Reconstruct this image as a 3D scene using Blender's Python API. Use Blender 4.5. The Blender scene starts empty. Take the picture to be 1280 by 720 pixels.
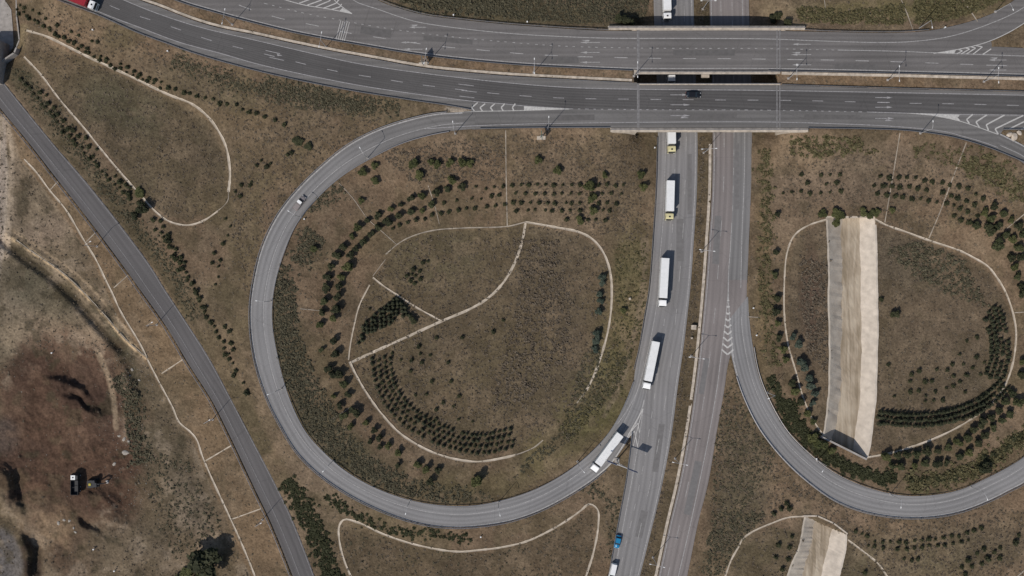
import bpy, bmesh, math, random
import numpy as np
from mathutils import Vector, Matrix

random.seed(7)
rng = np.random.default_rng(11)
D = bpy.data
SC = bpy.context.scene
COL = SC.collection

# ---------------------------------------------------------------- camera, light, exposure
CH = 340.0            # camera height over the lower road, metres
S = 0.265             # metres per photo pixel on the lower road
UPZ = 7.5             # height of the upper motorway
cam = D.cameras.new('camera')
cam.sensor_width = 36.0
cam.lens = 18.0 / (640 * S / CH)
cam.clip_start = 1.0
cam.clip_end = 6000.0
camo = D.objects.new('camera', cam)
camo.location = (0, 0, CH)
COL.objects.link(camo)
SC.camera = camo

SUN_EL = math.radians(48)
sx, sy = -0.65, -0.76
n_ = math.hypot(sx, sy)
sundir = Vector((sx / n_ * math.cos(SUN_EL), sy / n_ * math.cos(SUN_EL), math.sin(SUN_EL)))
w = D.worlds.new('World')
SC.world = w
w.use_nodes = True
nt = w.node_tree
nt.nodes.clear()
sky = nt.nodes.new('ShaderNodeTexSky')
sky.sky_type = 'NISHITA'
sky.sun_disc = False
sky.sun_elevation = SUN_EL
sky.sun_rotation = math.atan2(sundir.x, sundir.y)
bg = nt.nodes.new('ShaderNodeBackground')
bg.inputs['Strength'].default_value = 0.085
out = nt.nodes.new('ShaderNodeOutputWorld')
nt.links.new(sky.outputs[0], bg.inputs[0])
nt.links.new(bg.outputs[0], out.inputs[0])
sl = D.lights.new('sun', 'SUN')
sl.energy = 3.2
sl.angle = math.radians(0.5)
sl.color = (1.0, 0.955, 0.90)
so = D.objects.new('sun', sl)
so.rotation_euler = (-sundir).to_track_quat('-Z', 'Y').to_euler()
so.location = (0, 0, 200)
COL.objects.link(so)
SC.view_settings.view_transform = 'Standard'
SC.view_settings.look = 'None'
SC.view_settings.exposure = 0.0
SC.view_settings.gamma = 1.0
SC.view_settings.use_curve_mapping = False

# ---------------------------------------------------------------- maps from the survey photo to the ground
def P(u, v, z=0.0):
    k = S * (CH - z) / CH
    return Vector(((u - 640) * k, (360 - v) * k, z))

def spline(pts, step=6.0):
    """Catmull-Rom through pts, resampled evenly (pixels)."""
    p = np.array([list(map(float, q)) for q in pts])
    if len(p) < 3:
        dense = np.array([p[0] + (p[-1] - p[0]) * t for t in np.linspace(0, 1, 20)])
    else:
        a = np.vstack([2 * p[0] - p[1], p, 2 * p[-1] - p[-2]])
        outp = []
        for i in range(1, len(a) - 2):
            p0, p1, p2, p3 = a[i - 1], a[i], a[i + 1], a[i + 2]
            # centripetal parametrisation
            t0 = 0
            t1 = t0 + max(1e-3, np.linalg.norm(p1[:2] - p0[:2])) ** 0.5
            t2 = t1 + max(1e-3, np.linalg.norm(p2[:2] - p1[:2])) ** 0.5
            t3 = t2 + max(1e-3, np.linalg.norm(p3[:2] - p2[:2])) ** 0.5
            m = max(4, int(np.linalg.norm(p2[:2] - p1[:2]) / 3))
            for t in np.linspace(t1, t2, m, endpoint=False):
                A1 = (t1 - t) / (t1 - t0) * p0 + (t - t0) / (t1 - t0) * p1
                A2 = (t2 - t) / (t2 - t1) * p1 + (t - t1) / (t2 - t1) * p2
                A3 = (t3 - t) / (t3 - t2) * p2 + (t - t2) / (t3 - t2) * p3
                B1 = (t2 - t) / (t2 - t0) * A1 + (t - t0) / (t2 - t0) * A2
                B2 = (t3 - t) / (t3 - t1) * A2 + (t - t1) / (t3 - t1) * A3
                outp.append((t2 - t) / (t2 - t1) * B1 + (t - t1) / (t2 - t1) * B2)
        outp.append(p[-1])
        dense = np.array(outp)
    return resamp(dense, step=step)

def resamp(dense, step=None, n=None):
    d = np.r_[0, np.cumsum(np.linalg.norm(np.diff(dense[:, :2], axis=0), axis=1))]
    if n is None:
        n = max(2, int(round(d[-1] / step)) + 1)
    s = np.linspace(0, d[-1], n)
    return np.stack([np.interp(s, d, dense[:, k]) for k in range(dense.shape[1])], 1)

def inpoly(U, V, poly):
    poly = np.asarray(poly)[:, :2]
    res = np.zeros(U.shape, bool)
    x, y = poly[:, 0], poly[:, 1]
    j = len(poly) - 1
    for i in range(len(poly)):
        c = ((y[i] > V) != (y[j] > V))
        if y[i] != y[j]:
            c &= U < (x[j] - x[i]) * (V - y[i]) / (y[j] - y[i]) + x[i]
        res ^= c
        j = i
    return res

# ---------------------------------------------------------------- traced outlines (photo pixels)
SC_N = [(60, -70), (110, -30), (172, 0), (200, 10), (225, 20), (250, 29), (275, 36), (320, 45), (370, 56), (420, 66), (470, 75), (532, 86),
        (595, 92.5), (640, 96), (715, 100), (790, 103.8), (875, 104.8), (960, 106), (1085, 110), (1280, 115), (1390, 118)]
SC_S = [(-60, -65), (10, -28), (72, 0), (125, 20), (172, 41), (207, 54), (245, 67.5), (320, 88.5), (420, 110), (505, 124), (560, 132), (588, 137)]
SC_S2 = [(1390, 162), (1254, 162.5), (1250, 168), (1251, 190.5), (1232, 183), (1208, 175.5), (1182, 169.2), (1160, 165.5), (1135, 163), (1085, 161),
         (1010, 160), (900, 159.3), (640, 160), (590, 162), (590, 140), (588, 137)]
NC_S = [(60, -95), (140, -38), (220, 0), (270, 15.5), (320, 29), (370, 41), (445, 55), (532, 69), (640, 80), (720, 84.5), (790, 87.5), (960, 88), (1120, 91), (1280, 95), (1390, 97.5)]
NC_N = [(1390, 63), (1280, 60), (1240, 58), (1239, 51.5), (1260, 42), (1280, 30), (1320, 0), (1370, -60), (1318, -60), (1268, 0), (1250, 12), (1225, 23), (1193, 32),
        (1160, 38.5), (1120, 41), (1035, 40), (960, 38.5), (762, 38.5), (740, 37.8), (640, 31), (570, 24), (532, 19), (495, 9), (472, 0), (440, -25), (415, -95)]
NC_N = NC_N[:9] + [tuple(q) for q in spline(NC_N[9:], 8)]
SC_POLY = [tuple(q) for q in spline(SC_N, 8)] + SC_S2[:4] + [tuple(q) for q in spline(SC_S2[3:12], 6)][1:] + SC_S2[12:-1] + [tuple(q) for q in spline(SC_S, 8)][::-1]
NC_POLY = [tuple(q) for q in spline(NC_S, 8)] + NC_N
LO = [(594, 139.5), (570, 140.5), (545, 142), (505, 151), (470, 163), (437, 180), (407, 203), (370, 239), (345, 272), (327, 310), (317, 350), (312.5, 385), (313.5, 418), (320, 457),
      (335, 502), (354, 539), (372, 567), (402, 596), (445, 624), (495, 646), (532, 656), (570, 659.5), (607, 657), (640, 651), (672, 640), (702, 625), (740, 601),
      (762, 582), (778, 561), (790, 541), (803, 512), (812, 470)]
LI = [(594, 161), (570, 163), (545, 167), (505, 178), (470, 194), (427, 220), (395, 249), (370, 281), (355, 315), (344.5, 350), (340, 380), (340.5, 410), (345, 437), (353, 472), (365, 507),
      (382, 540), (402, 563), (432, 589), (470, 610.5), (515, 626), (557, 632.5), (595, 632), (640, 622.5), (677, 608.5), (715, 586), (747, 558),
      (765, 536), (780, 508), (793, 474), (800, 440)]
RO = [(1247, 165), (1265, 174), (1285, 185), (1330, 222), (1368, 285), (1385, 370), (1378, 450), (1350, 530), (1318, 574), (1280, 604), (1260, 614.5), (1235, 627), (1197, 641), (1160, 647), (1122, 647),
      (1080, 640), (1042, 625), (1010, 602.5), (985, 580), (960, 551), (943, 525), (926, 487), (917, 457), (912, 430), (911, 400)]
RI = [(1247, 189), (1260, 194.5), (1275, 201), (1310, 232), (1343, 290), (1358, 370), (1350, 445), (1325, 510), (1303, 549), (1280, 571), (1260, 584), (1235, 597), (1197, 613.5), (1160, 620), (1122, 619.5),
      (1072, 606), (1035, 587), (1008, 565), (984, 540), (962, 503), (948, 468), (940.5, 430), (936.5, 397), (935, 370)]
WL = [(817, -90), (817, 0), (821, 100), (822.5, 165), (821, 230), (817.5, 292), (812.5, 360), (806.5, 397), (799, 437), (794, 462), (790.5, 500), (789, 545), (783, 602), (776, 640), (770, 672), (761, 720), (748, 790)]
WR = [(866, -90), (867, 0), (870, 100), (872, 180), (871, 242), (867, 305), (863, 360), (855, 430), (847, 485), (840, 540), (831, 590), (822, 632), (812, 672), (800, 720), (782, 790)]
EL = [(887, -90), (887, 0), (890, 100), (891, 180), (890, 242), (886, 305), (882, 360), (875.5, 430), (869, 485), (861, 540), (849.5, 602), (837, 655), (823, 720), (807, 790)]
ER = [(935, -90), (936, 0), (939, 100), (940, 180), (939, 230), (936, 305), (934.5, 340), (930, 400), (911.5, 450), (905, 490), (896, 540), (885, 605), (873, 652), (859, 720), (843, 790)]
DL = [(-90, 20), (-40, 82), (0, 135), (37, 180), (72, 225), (120, 287), (160, 341), (175, 362), (207, 407), (237, 457), (265, 501), (285, 540), (320, 614), (340, 656), (366, 720), (392, 790)]
DR = [(-60, 10), (-20, 70), (0, 97), (67, 180), (110, 230), (155, 287), (190, 335), (204, 358), (230, 398), (260, 445), (287, 495), (311, 541), (345, 606), (365, 648), (393, 720), (418, 790)]

def ribbon_pts(L, R, step=6):
    a = spline(L, 3); b = spline(R, 3)
    n = int(len(a) * 3 / step) + 2
    return resamp(a, n=n), resamp(b, n=n)

def smooth(t):
    t = np.clip(t, 0, 1)
    return t * t * (3 - 2 * t)

def loop_z(t):
    return UPZ * (1 - np.clip((np.asarray(t) - 0.05) / 0.83, 0, 1) ** 1.0)
def rloop_z(t):
    return UPZ * (1 - np.clip((np.asarray(t) - 0.03) / 0.80, 0, 1) ** 1.0)
def flat0(t):
    return np.zeros_like(np.asarray(t, float))

RIBS = {'left_loop': (LO, LI, loop_z), 'right_loop': (RO, RI, rloop_z), 'west': (WL, WR, flat0), 'east': (EL, ER, flat0), 'diag': (DL, DR, flat0)}

# ---------------------------------------------------------------- terrain heights, on the photo grid
GS = 4.0
gu = np.arange(-88, 1400.1, GS); gv = np.arange(-96, 816.1, GS)
U, V = np.meshgrid(gu, gv)
Z = np.zeros(U.shape); F = np.zeros(U.shape, bool)

canal_w = [(1034, 272), (1036, 300), (1037.5, 400), (1038, 450), (1037, 490), (1033, 530), (1030, 545)]
canal_a = [(1051, 272), (1053, 300), (1052, 400), (1052, 450), (1049, 500), (1045, 530), (1040, 552)]
canal_b = [(1074, 272), (1075, 300), (1076.5, 400), (1076.5, 450), (1074, 500), (1070, 530), (1066, 563)]
canal_e = [(1093, 272), (1094, 300), (1096, 400), (1095, 450), (1093, 500), (1089, 540), (1083, 572)]
canal2_w = [(1007, 646), (1001, 680), (985, 720), (960, 790)]
canal2_a = [(1021, 646), (1014, 680), (1002, 720), (980, 790)]
canal2_b = [(1041, 655), (1036, 680), (1026, 720), (1004, 790)]
canal2_e = [(1057, 668), (1055, 690), (1048, 720), (1028, 790)]

def fix(mask, z):
    if np.isscalar(z):
        Z[mask] = z
    else:
        Z[mask] = z[mask]
    F[mask] = True

border = np.zeros(U.shape, bool)
border[0, :] = border[-1, :] = border[:, 0] = border[:, -1] = True
fix(border, 0.0)
# flat floors ringed by the ditches
left_floor = [(505, 302), (560, 290), (634, 286), (660, 282), (720, 293), (745, 307), (757, 328), (761, 380), (752, 430), (727, 492), (677, 548), (600, 572), (545, 563), (500, 537), (460, 490), (441, 450), (452, 375), (470, 345)]
right_floor = [(1034, 277), (995, 296), (984, 350), (989, 435), (1010, 505), (1030, 541), (1085, 568), (1190, 534), (1235, 503), (1265, 440), (1262, 390), (1240, 345), (1200, 317), (1107, 285)]
left_tri = [(37, 43), (110, 76), (210, 123), (258, 150), (282, 200), (282, 240), (235, 277), (205, 268), (128, 183), (52, 90), (30, 60)]
bottom_fl = [(428, 655), (480, 672), (560, 692), (620, 690), (700, 660), (740, 634), (742, 690), (730, 800), (455, 800), (432, 700)]
br_fl = [(905, 730), (925, 688), (965, 658), (1058, 680), (1115, 730), (1140, 800), (880, 800)]
field = [(-90, 120), (-10, 160), (27, 200), (60, 242), (115, 325), (147, 395), (187, 462), (225, 532), (240, 550), (255, 588), (313, 720), (345, 812), (-90, 812)]
fix(inpoly(U, V, left_floor), 0.8)
fix(inpoly(U, V, right_floor), 0.8)
fix(inpoly(U, V, left_tri), 0.6)
fix(inpoly(U, V, bottom_fl), 0.0)
fix(inpoly(U, V, br_fl), 0.0)
fix(inpoly(U, V, field), -1.6)
fix(inpoly(U, V, DL_ := [tuple(q) for q in spline(DL, 8)] + [tuple(q) for q in spline(DR, 8)][::-1]), 0.0)
for key in ('left_loop', 'right_loop'):
    L, R, zf = RIBS[key]
    a, b = ribbon_pts(L, R, 3)
    t = np.linspace(0, 1, len(a)); z = zf(t)
    for k in range(len(a)):
        for f in np.linspace(-0.08, 1.08, 9):
            q = a[k] + (b[k] - a[k]) * f
            i = int(round((q[1] - gv[0]) / GS)); j = int(round((q[0] - gu[0]) / GS))
            if 0 <= i < len(gv) and 0 <= j < len(gu):
                Z[i, j] = z[k]; F[i, j] = True
fix(inpoly(U, V, [tuple(q) for q in spline(WL, 8)] + [tuple(q) for q in spline(ER, 8)][::-1]), 0.0)
upper = [tuple(q) for q in spline(SC_S, 8)][:-1] + [(588, 139)] + SC_S2[:-2][::-1] + [(1390, 97)] + NC_N
upmask = inpoly(U, V, upper)
corr = (U > 793) & (U < 969) & (V < 170)
fix(upmask & ~corr, UPZ)
fix(corr & (V > 26), 0.0)
service = [(-90, -96), (14, -96), (19, 20), (22, 45), (17, 62), (-20, 84), (-90, 130)]
fix(inpoly(U, V, service), -4.6)

def relax(Z, F, it):
    for _ in range(it):
        Zp = Z.copy()
        Zp[1:-1, 1:-1] = 0.25 * (Z[:-2, 1:-1] + Z[2:, 1:-1] + Z[1:-1, :-2] + Z[1:-1, 2:])
        Z = np.where(F, Z, Zp)
    return Z
# coarse start: nearest-ish fill by repeated box growth
Zc, Wt = np.where(F, Z, 0.0), F.astype(float)
for _ in range(60):
    num = Zc * Wt; den = Wt.copy()
    n2 = num.copy(); d2 = den.copy()
    for dy, dx in ((1, 0), (-1, 0), (0, 1), (0, -1)):
        n2 += np.roll(num, (dy, dx), (0, 1)); d2 += np.roll(den, (dy, dx), (0, 1))
    new = np.where(d2 > 0, n2 / np.maximum(d2, 1e-9), 0)
    grow = (Wt == 0) & (d2 > 0)
    Zc = np.where(grow, new, Zc); Wt = np.where(grow, 1.0, Wt)
Z = relax(np.where(F, Z, Zc), F, 1500)

def vnoise(shape, cell, seed, octaves=1):
    r = np.random.default_rng(seed)
    res = np.zeros(shape); amp = 1.0; tot = 0
    for o in range(octaves):
        c = cell / 2 ** o
        h = int(shape[0] / c) + 3; w_ = int(shape[1] / c) + 3
        g = r.random((h, w_))
        y = np.arange(shape[0]) / c; x = np.arange(shape[1]) / c
        yi = y.astype(int); xi = x.astype(int)
        fy = smooth(y - yi)[:, None]; fx = smooth(x - xi)[None, :]
        a = g[yi][:, xi]; b = g[yi][:, xi + 1]; c_ = g[yi + 1][:, xi]; d = g[yi + 1][:, xi + 1]
        res += amp * ((a * (1 - fx) + b * fx) * (1 - fy) + (c_ * (1 - fx) + d * fx) * fy)
        tot += amp; amp *= 0.55
    return res / tot

def hill(cu, cv, ru, rv, ang, h, flat=0.0):
    """an earth heap or hollow (adds to the terrain), lengths in photo pixels"""
    c, s = math.cos(math.radians(ang)), math.sin(math.radians(ang))
    du, dv = FU - cu + (WN1 - .5) * 15, FV - cv + (WN2 - .5) * 15
    a = (du * c + dv * s) / ru; b = (-du * s + dv * c) / rv
    r = np.sqrt(a * a + b * b)
    return h * (1 - smooth((r - flat) / (1 - flat)))

# fine grid
fine_u = np.arange(-60, 1340.1, 2.0); fine_v = np.arange(-60, 780.1, 2.0)
def ext(a, lim, step):
    lo = []; x = a[0]; d = step
    while x > -lim:
        d *= 1.5; x -= d; lo.append(x)
    hi = []; x = a[-1]; d = step
    while x < lim:
        d *= 1.5; x += d; hi.append(x)
    return np.r_[lo[::-1], a, hi]
fu = ext(fine_u, 9000, 2); fv = ext(fine_v, 9000, 2)
FU, FV = np.meshgrid(fu, fv)

def bil(A, uu, vv):
    x = np.clip((uu - gu[0]) / GS, 0, len(gu) - 1.001); y = np.clip((vv - gv[0]) / GS, 0, len(gv) - 1.001)
    xi = np.asarray(x).astype(int); yi = np.asarray(y).astype(int); fx = x - xi; fy = y - yi
    return (A[yi, xi] * (1 - fx) + A[yi, xi + 1] * fx) * (1 - fy) + (A[yi + 1, xi] * (1 - fx) + A[yi + 1, xi + 1] * fx) * fy

FZ = bil(Z, FU, FV)
WN1 = vnoise(FU.shape, 8, 71, 4); WN2 = vnoise(FU.shape, 8, 72, 4)
fieldm = inpoly(FU, FV, field)
roadm = np.zeros(FU.shape, bool)
for key, (L, R, zf) in RIBS.items():
    a, b = ribbon_pts(L, R, 4)
    roadm |= inpoly(FU, FV, np.vstack([a[:, :2], b[::-1, :2]]))
upm = (inpoly(FU, FV, SC_POLY) | inpoly(FU, FV, NC_POLY)) & ~((FU > 793) & (FU < 969) & (FV < 170))
roadm |= upm
# relief: heaps, hollows and the side ditch in the field
DZ = np.zeros(FU.shape)
nz1 = vnoise(FU.shape, 26, 3, 4); nz2 = vnoise(FU.shape, 5, 4, 3)
DZ += (nz1 - 0.5) * 0.5 + (nz2 - 0.5) * 0.16
pit = np.zeros(FU.shape)
pit += hill(95, 540, 95, 100, 0, -1.6, 0.55)
pit += hill(82, 492, 44, 22, 25, 3.6, 0.2) + hill(108, 502, 46, 11, 26, -3.0, .2) + hill(86, 486, 50, 9, 22, 1.6, .2)
pit += hill(128, 632, 38, 24, 20, 3.0, 0.35) + hill(112, 656, 24, 8, 35, -2.6, .2) + hill(152, 640, 20, 14, 30, -1.4, .2)
pit += hill(4, 612, 17, 44, -12, 4.6, 0.3) + hill(24, 612, 9, 44, -12, -1.6, .2)
pit += hill(30, 700, 13, 40, -6, 4.0, 0.3) + hill(46, 690, 9, 36, -6, -1.4, .2)
pit += hill(88, 680, 22, 26, 0, -0.8, 0.5)
pit += hill(50, 640, 26, 12, 10, 0.7)
rough = smooth(1 - np.abs(np.hypot((FU - 85) / 90, (FV - 580) / 150) - 0.4) / 0.9)
pit += rough * (vnoise(FU.shape, 9, 21, 4) - 0.5) * 2.2
pit += (vnoise(FU.shape, 1.6, 26, 2) - .5) * .9 * smooth(rough * 2)
pit += (np.abs(vnoise(FU.shape, 14, 25, 4) - .5) * -1.6 + .2)
pit += hill(160, 478, 10, 42, -18, 2.0, 0.1) + hill(150, 470, 8, 40, -20, -1.2)
DZ += np.where(fieldm, pit * .62, 0)
def carve(pts, wpx, depth):
    q = spline(pts, 3)
    d = np.full(FU.shape, 1e9)
    b = (FU > q[:, 0].min() - 30) & (FU < q[:, 0].max() + 30) & (FV > q[:, 1].min() - 30) & (FV < q[:, 1].max() + 30)
    uu = FU[b]; vv = FV[b]; dd = np.full(uu.shape, 1e9)
    for p in q:
        dd = np.minimum(dd, (uu - p[0]) ** 2 + (vv - p[1]) ** 2)
    d[b] = np.sqrt(dd)
    return -depth * (1 - smooth(d / wpx)), d
ditch_pts = [(3, 301), (30, 322), (62, 345), (90, 370), (115, 398), (140, 425), (152, 436)]
dd, dist_ditch = carve(ditch_pts, 10, 1.45)
DZ += dd
d2_, dist_d2 = carve([(8, 293), (40, 314), (72, 336), (100, 361), (130, 393), (157, 424), (184, 448)], 4, -0.5)
DZ += d2_
DZ[roadm] = 0
DZ *= np.where(inpoly(FU, FV, [tuple(q) for q in spline(NC_S, 8)] + [tuple(q) for q in spline(SC_N, 8)][::-1]), .25, 1.0)
# canals are sunk into the floor
def canal_mask(w_, e_):
    a = spline(w_, 5); b = spline(e_, 5)
    return np.vstack([a, b[::-1]])
cm1 = canal_mask(canal_w, canal_e); cm2 = canal_mask(canal2_w, canal2_e)
canm = inpoly(FU, FV, cm1) | inpoly(FU, FV, cm2)
SURF = FZ + DZ
FZ2 = SURF.copy()
FZ2[roadm] -= 0.45
FZ2[canm] = -4.2
near_up = bil(np.where(upmask, 1.0, 0.0), FU, FV)

def surf(u, v):
    """height of the walkable surface at photo pixel u, v"""
    x = np.interp(u, fu, np.arange(len(fu))); y = np.interp(v, fv, np.arange(len(fv)))
    xi = min(int(x), len(fu) - 2); yi = min(int(y), len(fv) - 2); fx = x - xi; fy = y - yi
    return float((SURF[yi, xi] * (1 - fx) + SURF[yi, xi + 1] * fx) * (1 - fy) + (SURF[yi + 1, xi] * (1 - fx) + SURF[yi + 1, xi + 1] * fx) * fy)
def G(u, v, dz=0.0):
    return P(u, v, surf(u, v) + dz)

# ---------------------------------------------------------------- materials
def mat(name, col=(.5, .5, .5), rough=.8, metal=0.0, noise=0.0, nscale=3.0, bump=0.0, bscale=8.0, spec=0.3, col2=None, coat=0.0):
    m = D.materials.new(name); m.use_nodes = True
    t = m.node_tree; b = t.nodes['Principled BSDF']
    b.inputs['Base Color'].default_value = (*col, 1); b.inputs['Roughness'].default_value = rough
    b.inputs['Metallic'].default_value = metal; b.inputs['Specular IOR Level'].default_value = spec
    b.inputs['Coat Weight'].default_value = coat
    if noise > 0 or col2:
        g = t.nodes.new('ShaderNodeNewGeometry')
        n = t.nodes.new('ShaderNodeTexNoise'); n.inputs['Scale'].default_value = nscale; n.inputs['Detail'].default_value = 5
        t.links.new(g.outputs['Position'], n.inputs['Vector'])
        r = t.nodes.new('ShaderNodeValToRGB')
        c2 = col2 or tuple(min(1, c * (1 + noise)) for c in col); c1 = col if col2 else tuple(c * (1 - noise) for c in col)
        r.color_ramp.elements[0].position = .3; r.color_ramp.elements[1].position = .7
        r.color_ramp.elements[0].color = (*c1, 1); r.color_ramp.elements[1].color = (*c2, 1)
        t.links.new(n.outputs['Fac'], r.inputs['Fac']); t.links.new(r.outputs['Color'], b.inputs['Base Color'])
    if bump > 0:
        g = t.nodes.new('ShaderNodeNewGeometry')
        n = t.nodes.new('ShaderNodeTexNoise'); n.inputs['Scale'].default_value = bscale; n.inputs['Detail'].default_value = 4
        t.links.new(g.outputs['Position'], n.inputs['Vector'])
        bp = t.nodes.new('ShaderNodeBump'); bp.inputs['Strength'].default_value = bump; bp.inputs['Distance'].default_value = .1
        t.links.new(n.outputs['Fac'], bp.inputs['Height']); t.links.new(bp.outputs['Normal'], b.inputs['Normal'])
    return m

def asphalt(name, col, streak=0.12, patch=0.10, track=0.15, grain=0.10, start=None):
    """worn asphalt: UV x = metres across, y = metres along the road"""
    m = D.materials.new(name); m.use_nodes = True
    t = m.node_tree; b = t.nodes['Principled BSDF']; N = t.nodes.new; Lk = t.links.new
    b.inputs['Roughness'].default_value = .85; b.inputs['Specular IOR Level'].default_value = .25
    uv = N('ShaderNodeUVMap'); g = N('ShaderNodeNewGeometry')
    def noise(vec, scale, det, sx=1, sy=1):
        mp = N('ShaderNodeMapping'); mp.inputs['Scale'].default_value = (sx, sy, 1)
        Lk(vec, mp.inputs['Vector'])
        n = N('ShaderNodeTexNoise'); n.inputs['Scale'].default_value = scale; n.inputs['Detail'].default_value = det
        Lk(mp.outputs[0], n.inputs['Vector']); return n.outputs['Fac']
    def rng_(fac, lo, hi):
        r = N('ShaderNodeMapRange'); r.inputs['From Min'].default_value = .25; r.inputs['From Max'].default_value = .75
        r.inputs['To Min'].default_value = lo; r.inputs['To Max'].default_value = hi; Lk(fac, r.inputs['Value']); return r.outputs[0]
    def mul(a, c):
        x = N('ShaderNodeMath'); x.operation = 'MULTIPLY'; Lk(a, x.inputs[0]); Lk(c, x.inputs[1]); return x.outputs[0]
    s1 = rng_(noise(uv.outputs[0], 1.1, 3, 1, .02), 1 - streak, 1 + streak)
    s2 = rng_(noise(g.outputs['Position'], .045, 4), 1 - patch, 1 + patch)
    s3 = rng_(noise(g.outputs['Position'], 3.0, 6), 1 - grain, 1 + grain)
    # wheel tracks, two per 3.6 m lane
    sp = N('ShaderNodeSeparateXYZ'); Lk(uv.outputs[0], sp.inputs[0])
    a = N('ShaderNodeMath'); a.operation = 'MULTIPLY'; a.inputs[1].default_value = 2 * math.pi / 1.8; Lk(sp.outputs['X'], a.inputs[0])
    c = N('ShaderNodeMath'); c.operation = 'COSINE'; Lk(a.outputs[0], c.inputs[0])
    r = N('ShaderNodeMapRange'); r.inputs['From Min'].default_value = -1; r.inputs['To Min'].default_value = 1 - track; r.inputs['To Max'].default_value = 1 + track * .5
    Lk(c.outputs[0], r.inputs['Value'])
    # tar seams across the road and sealed cracks
    v_ = N('ShaderNodeTexVoronoi'); v_.feature = 'DISTANCE_TO_EDGE'; v_.inputs['Scale'].default_value = .09; Lk(g.outputs['Position'], v_.inputs['Vector'])
    cr = N('ShaderNodeMapRange'); cr.inputs['From Min'].default_value = 0.0; cr.inputs['From Max'].default_value = .012; cr.inputs['To Min'].default_value = .86; cr.inputs['To Max'].default_value = 1
    Lk(v_.outputs['Distance'], cr.inputs['Value'])
    f = mul(mul(mul(mul(s1, s2), s3), r.outputs[0]), cr.outputs[0])
    mx = N('ShaderNodeVectorMath'); mx.operation = 'SCALE'; mx.inputs[0].default_value = col; Lk(f, mx.inputs['Scale'])
    if start:   # newer surfacing fades into the older one along the first 90 m
        q = N('ShaderNodeMapRange'); q.inputs['From Max'].default_value = 90; Lk(sp.outputs['Y'], q.inputs['Value'])
        mc = N('ShaderNodeMix'); mc.data_type = 'RGBA'; mc.inputs['A'].default_value = (*start, 1); mc.inputs['B'].default_value = (*col, 1)
        Lk(q.outputs[0], mc.inputs['Factor']); Lk(mc.outputs['Result'], mx.inputs[0])
    Lk(mx.outputs[0], b.inputs['Base Color'])
    return m

def rutted(name):
    m = D.materials.new(name); m.use_nodes = True
    t = m.node_tree; b = t.nodes['Principled BSDF']; N = t.nodes.new; b.inputs['Roughness'].default_value = 1.0; b.inputs['Specular IOR Level'].default_value = .05
    g = N('ShaderNodeNewGeometry'); mp = N('ShaderNodeMapping'); mp.inputs['Scale'].default_value = (1.0, .07, .3); t.links.new(g.outputs['Position'], mp.inputs['Vector'])
    n = N('ShaderNodeTexNoise'); n.inputs['Scale'].default_value = 1.0; n.inputs['Detail'].default_value = 6; n.inputs['Distortion'].default_value = .6; t.links.new(mp.outputs[0], n.inputs['Vector'])
    n2 = N('ShaderNodeTexNoise'); n2.inputs['Scale'].default_value = .12; n2.inputs['Detail'].default_value = 6; t.links.new(g.outputs['Position'], n2.inputs['Vector'])
    a = N('ShaderNodeMath'); a.operation = 'ADD'; t.links.new(n.outputs['Fac'], a.inputs[0]); t.links.new(n2.outputs['Fac'], a.inputs[1])
    r = N('ShaderNodeValToRGB'); e = r.color_ramp.elements; e[0].position = .80 / 2; e[1].position = 1.2 / 2
    h = N('ShaderNodeMath'); h.operation = 'MULTIPLY'; h.inputs[1].default_value = .5; t.links.new(a.outputs[0], h.inputs[0])
    e[0].color = (.25, .20, .14, 1); e[1].color = (.44, .37, .28, 1); k = e.new(.5); k.color = (.35, .285, .21, 1)
    t.links.new(h.outputs[0], r.inputs['Fac']); t.links.new(r.outputs['Color'], b.inputs['Base Color'])
    bp = N('ShaderNodeBump'); bp.inputs['Strength'].default_value = .5; bp.inputs['Distance'].default_value = .2; t.links.new(n.outputs['Fac'], bp.inputs['Height']); t.links.new(bp.outputs['Normal'], b.inputs['Normal'])
    return m

def leafmat(name, c1, c2, rough=.75):
    m = D.materials.new(name); m.use_nodes = True
    t = m.node_tree; b = t.nodes['Principled BSDF']; N = t.nodes.new
    b.inputs['Roughness'].default_value = rough; b.inputs['Specular IOR Level'].default_value = .2
    g = N('ShaderNodeNewGeometry'); oi = N('ShaderNodeObjectInfo')
    n = N('ShaderNodeTexNoise'); n.inputs['Scale'].default_value = 1.3; n.inputs['Detail'].default_value = 3
    t.links.new(g.outputs['Position'], n.inputs['Vector'])
    a = N('ShaderNodeMath'); a.operation = 'MULTIPLY_ADD'; a.inputs[1].default_value = .35; t.links.new(oi.outputs['Random'], a.inputs[0]); t.links.new(n.outputs['Fac'], a.inputs[2])
    r = N('ShaderNodeValToRGB'); r.color_ramp.elements[0].position = .4; r.color_ramp.elements[1].position = .95
    r.color_ramp.elements[0].color = (*c1, 1); r.color_ramp.elements[1].color = (*c2, 1)
    t.links.new(a.outputs[0], r.inputs['Fac']); t.links.new(r.outputs['Color'], b.inputs['Base Color'])
    return m

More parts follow.
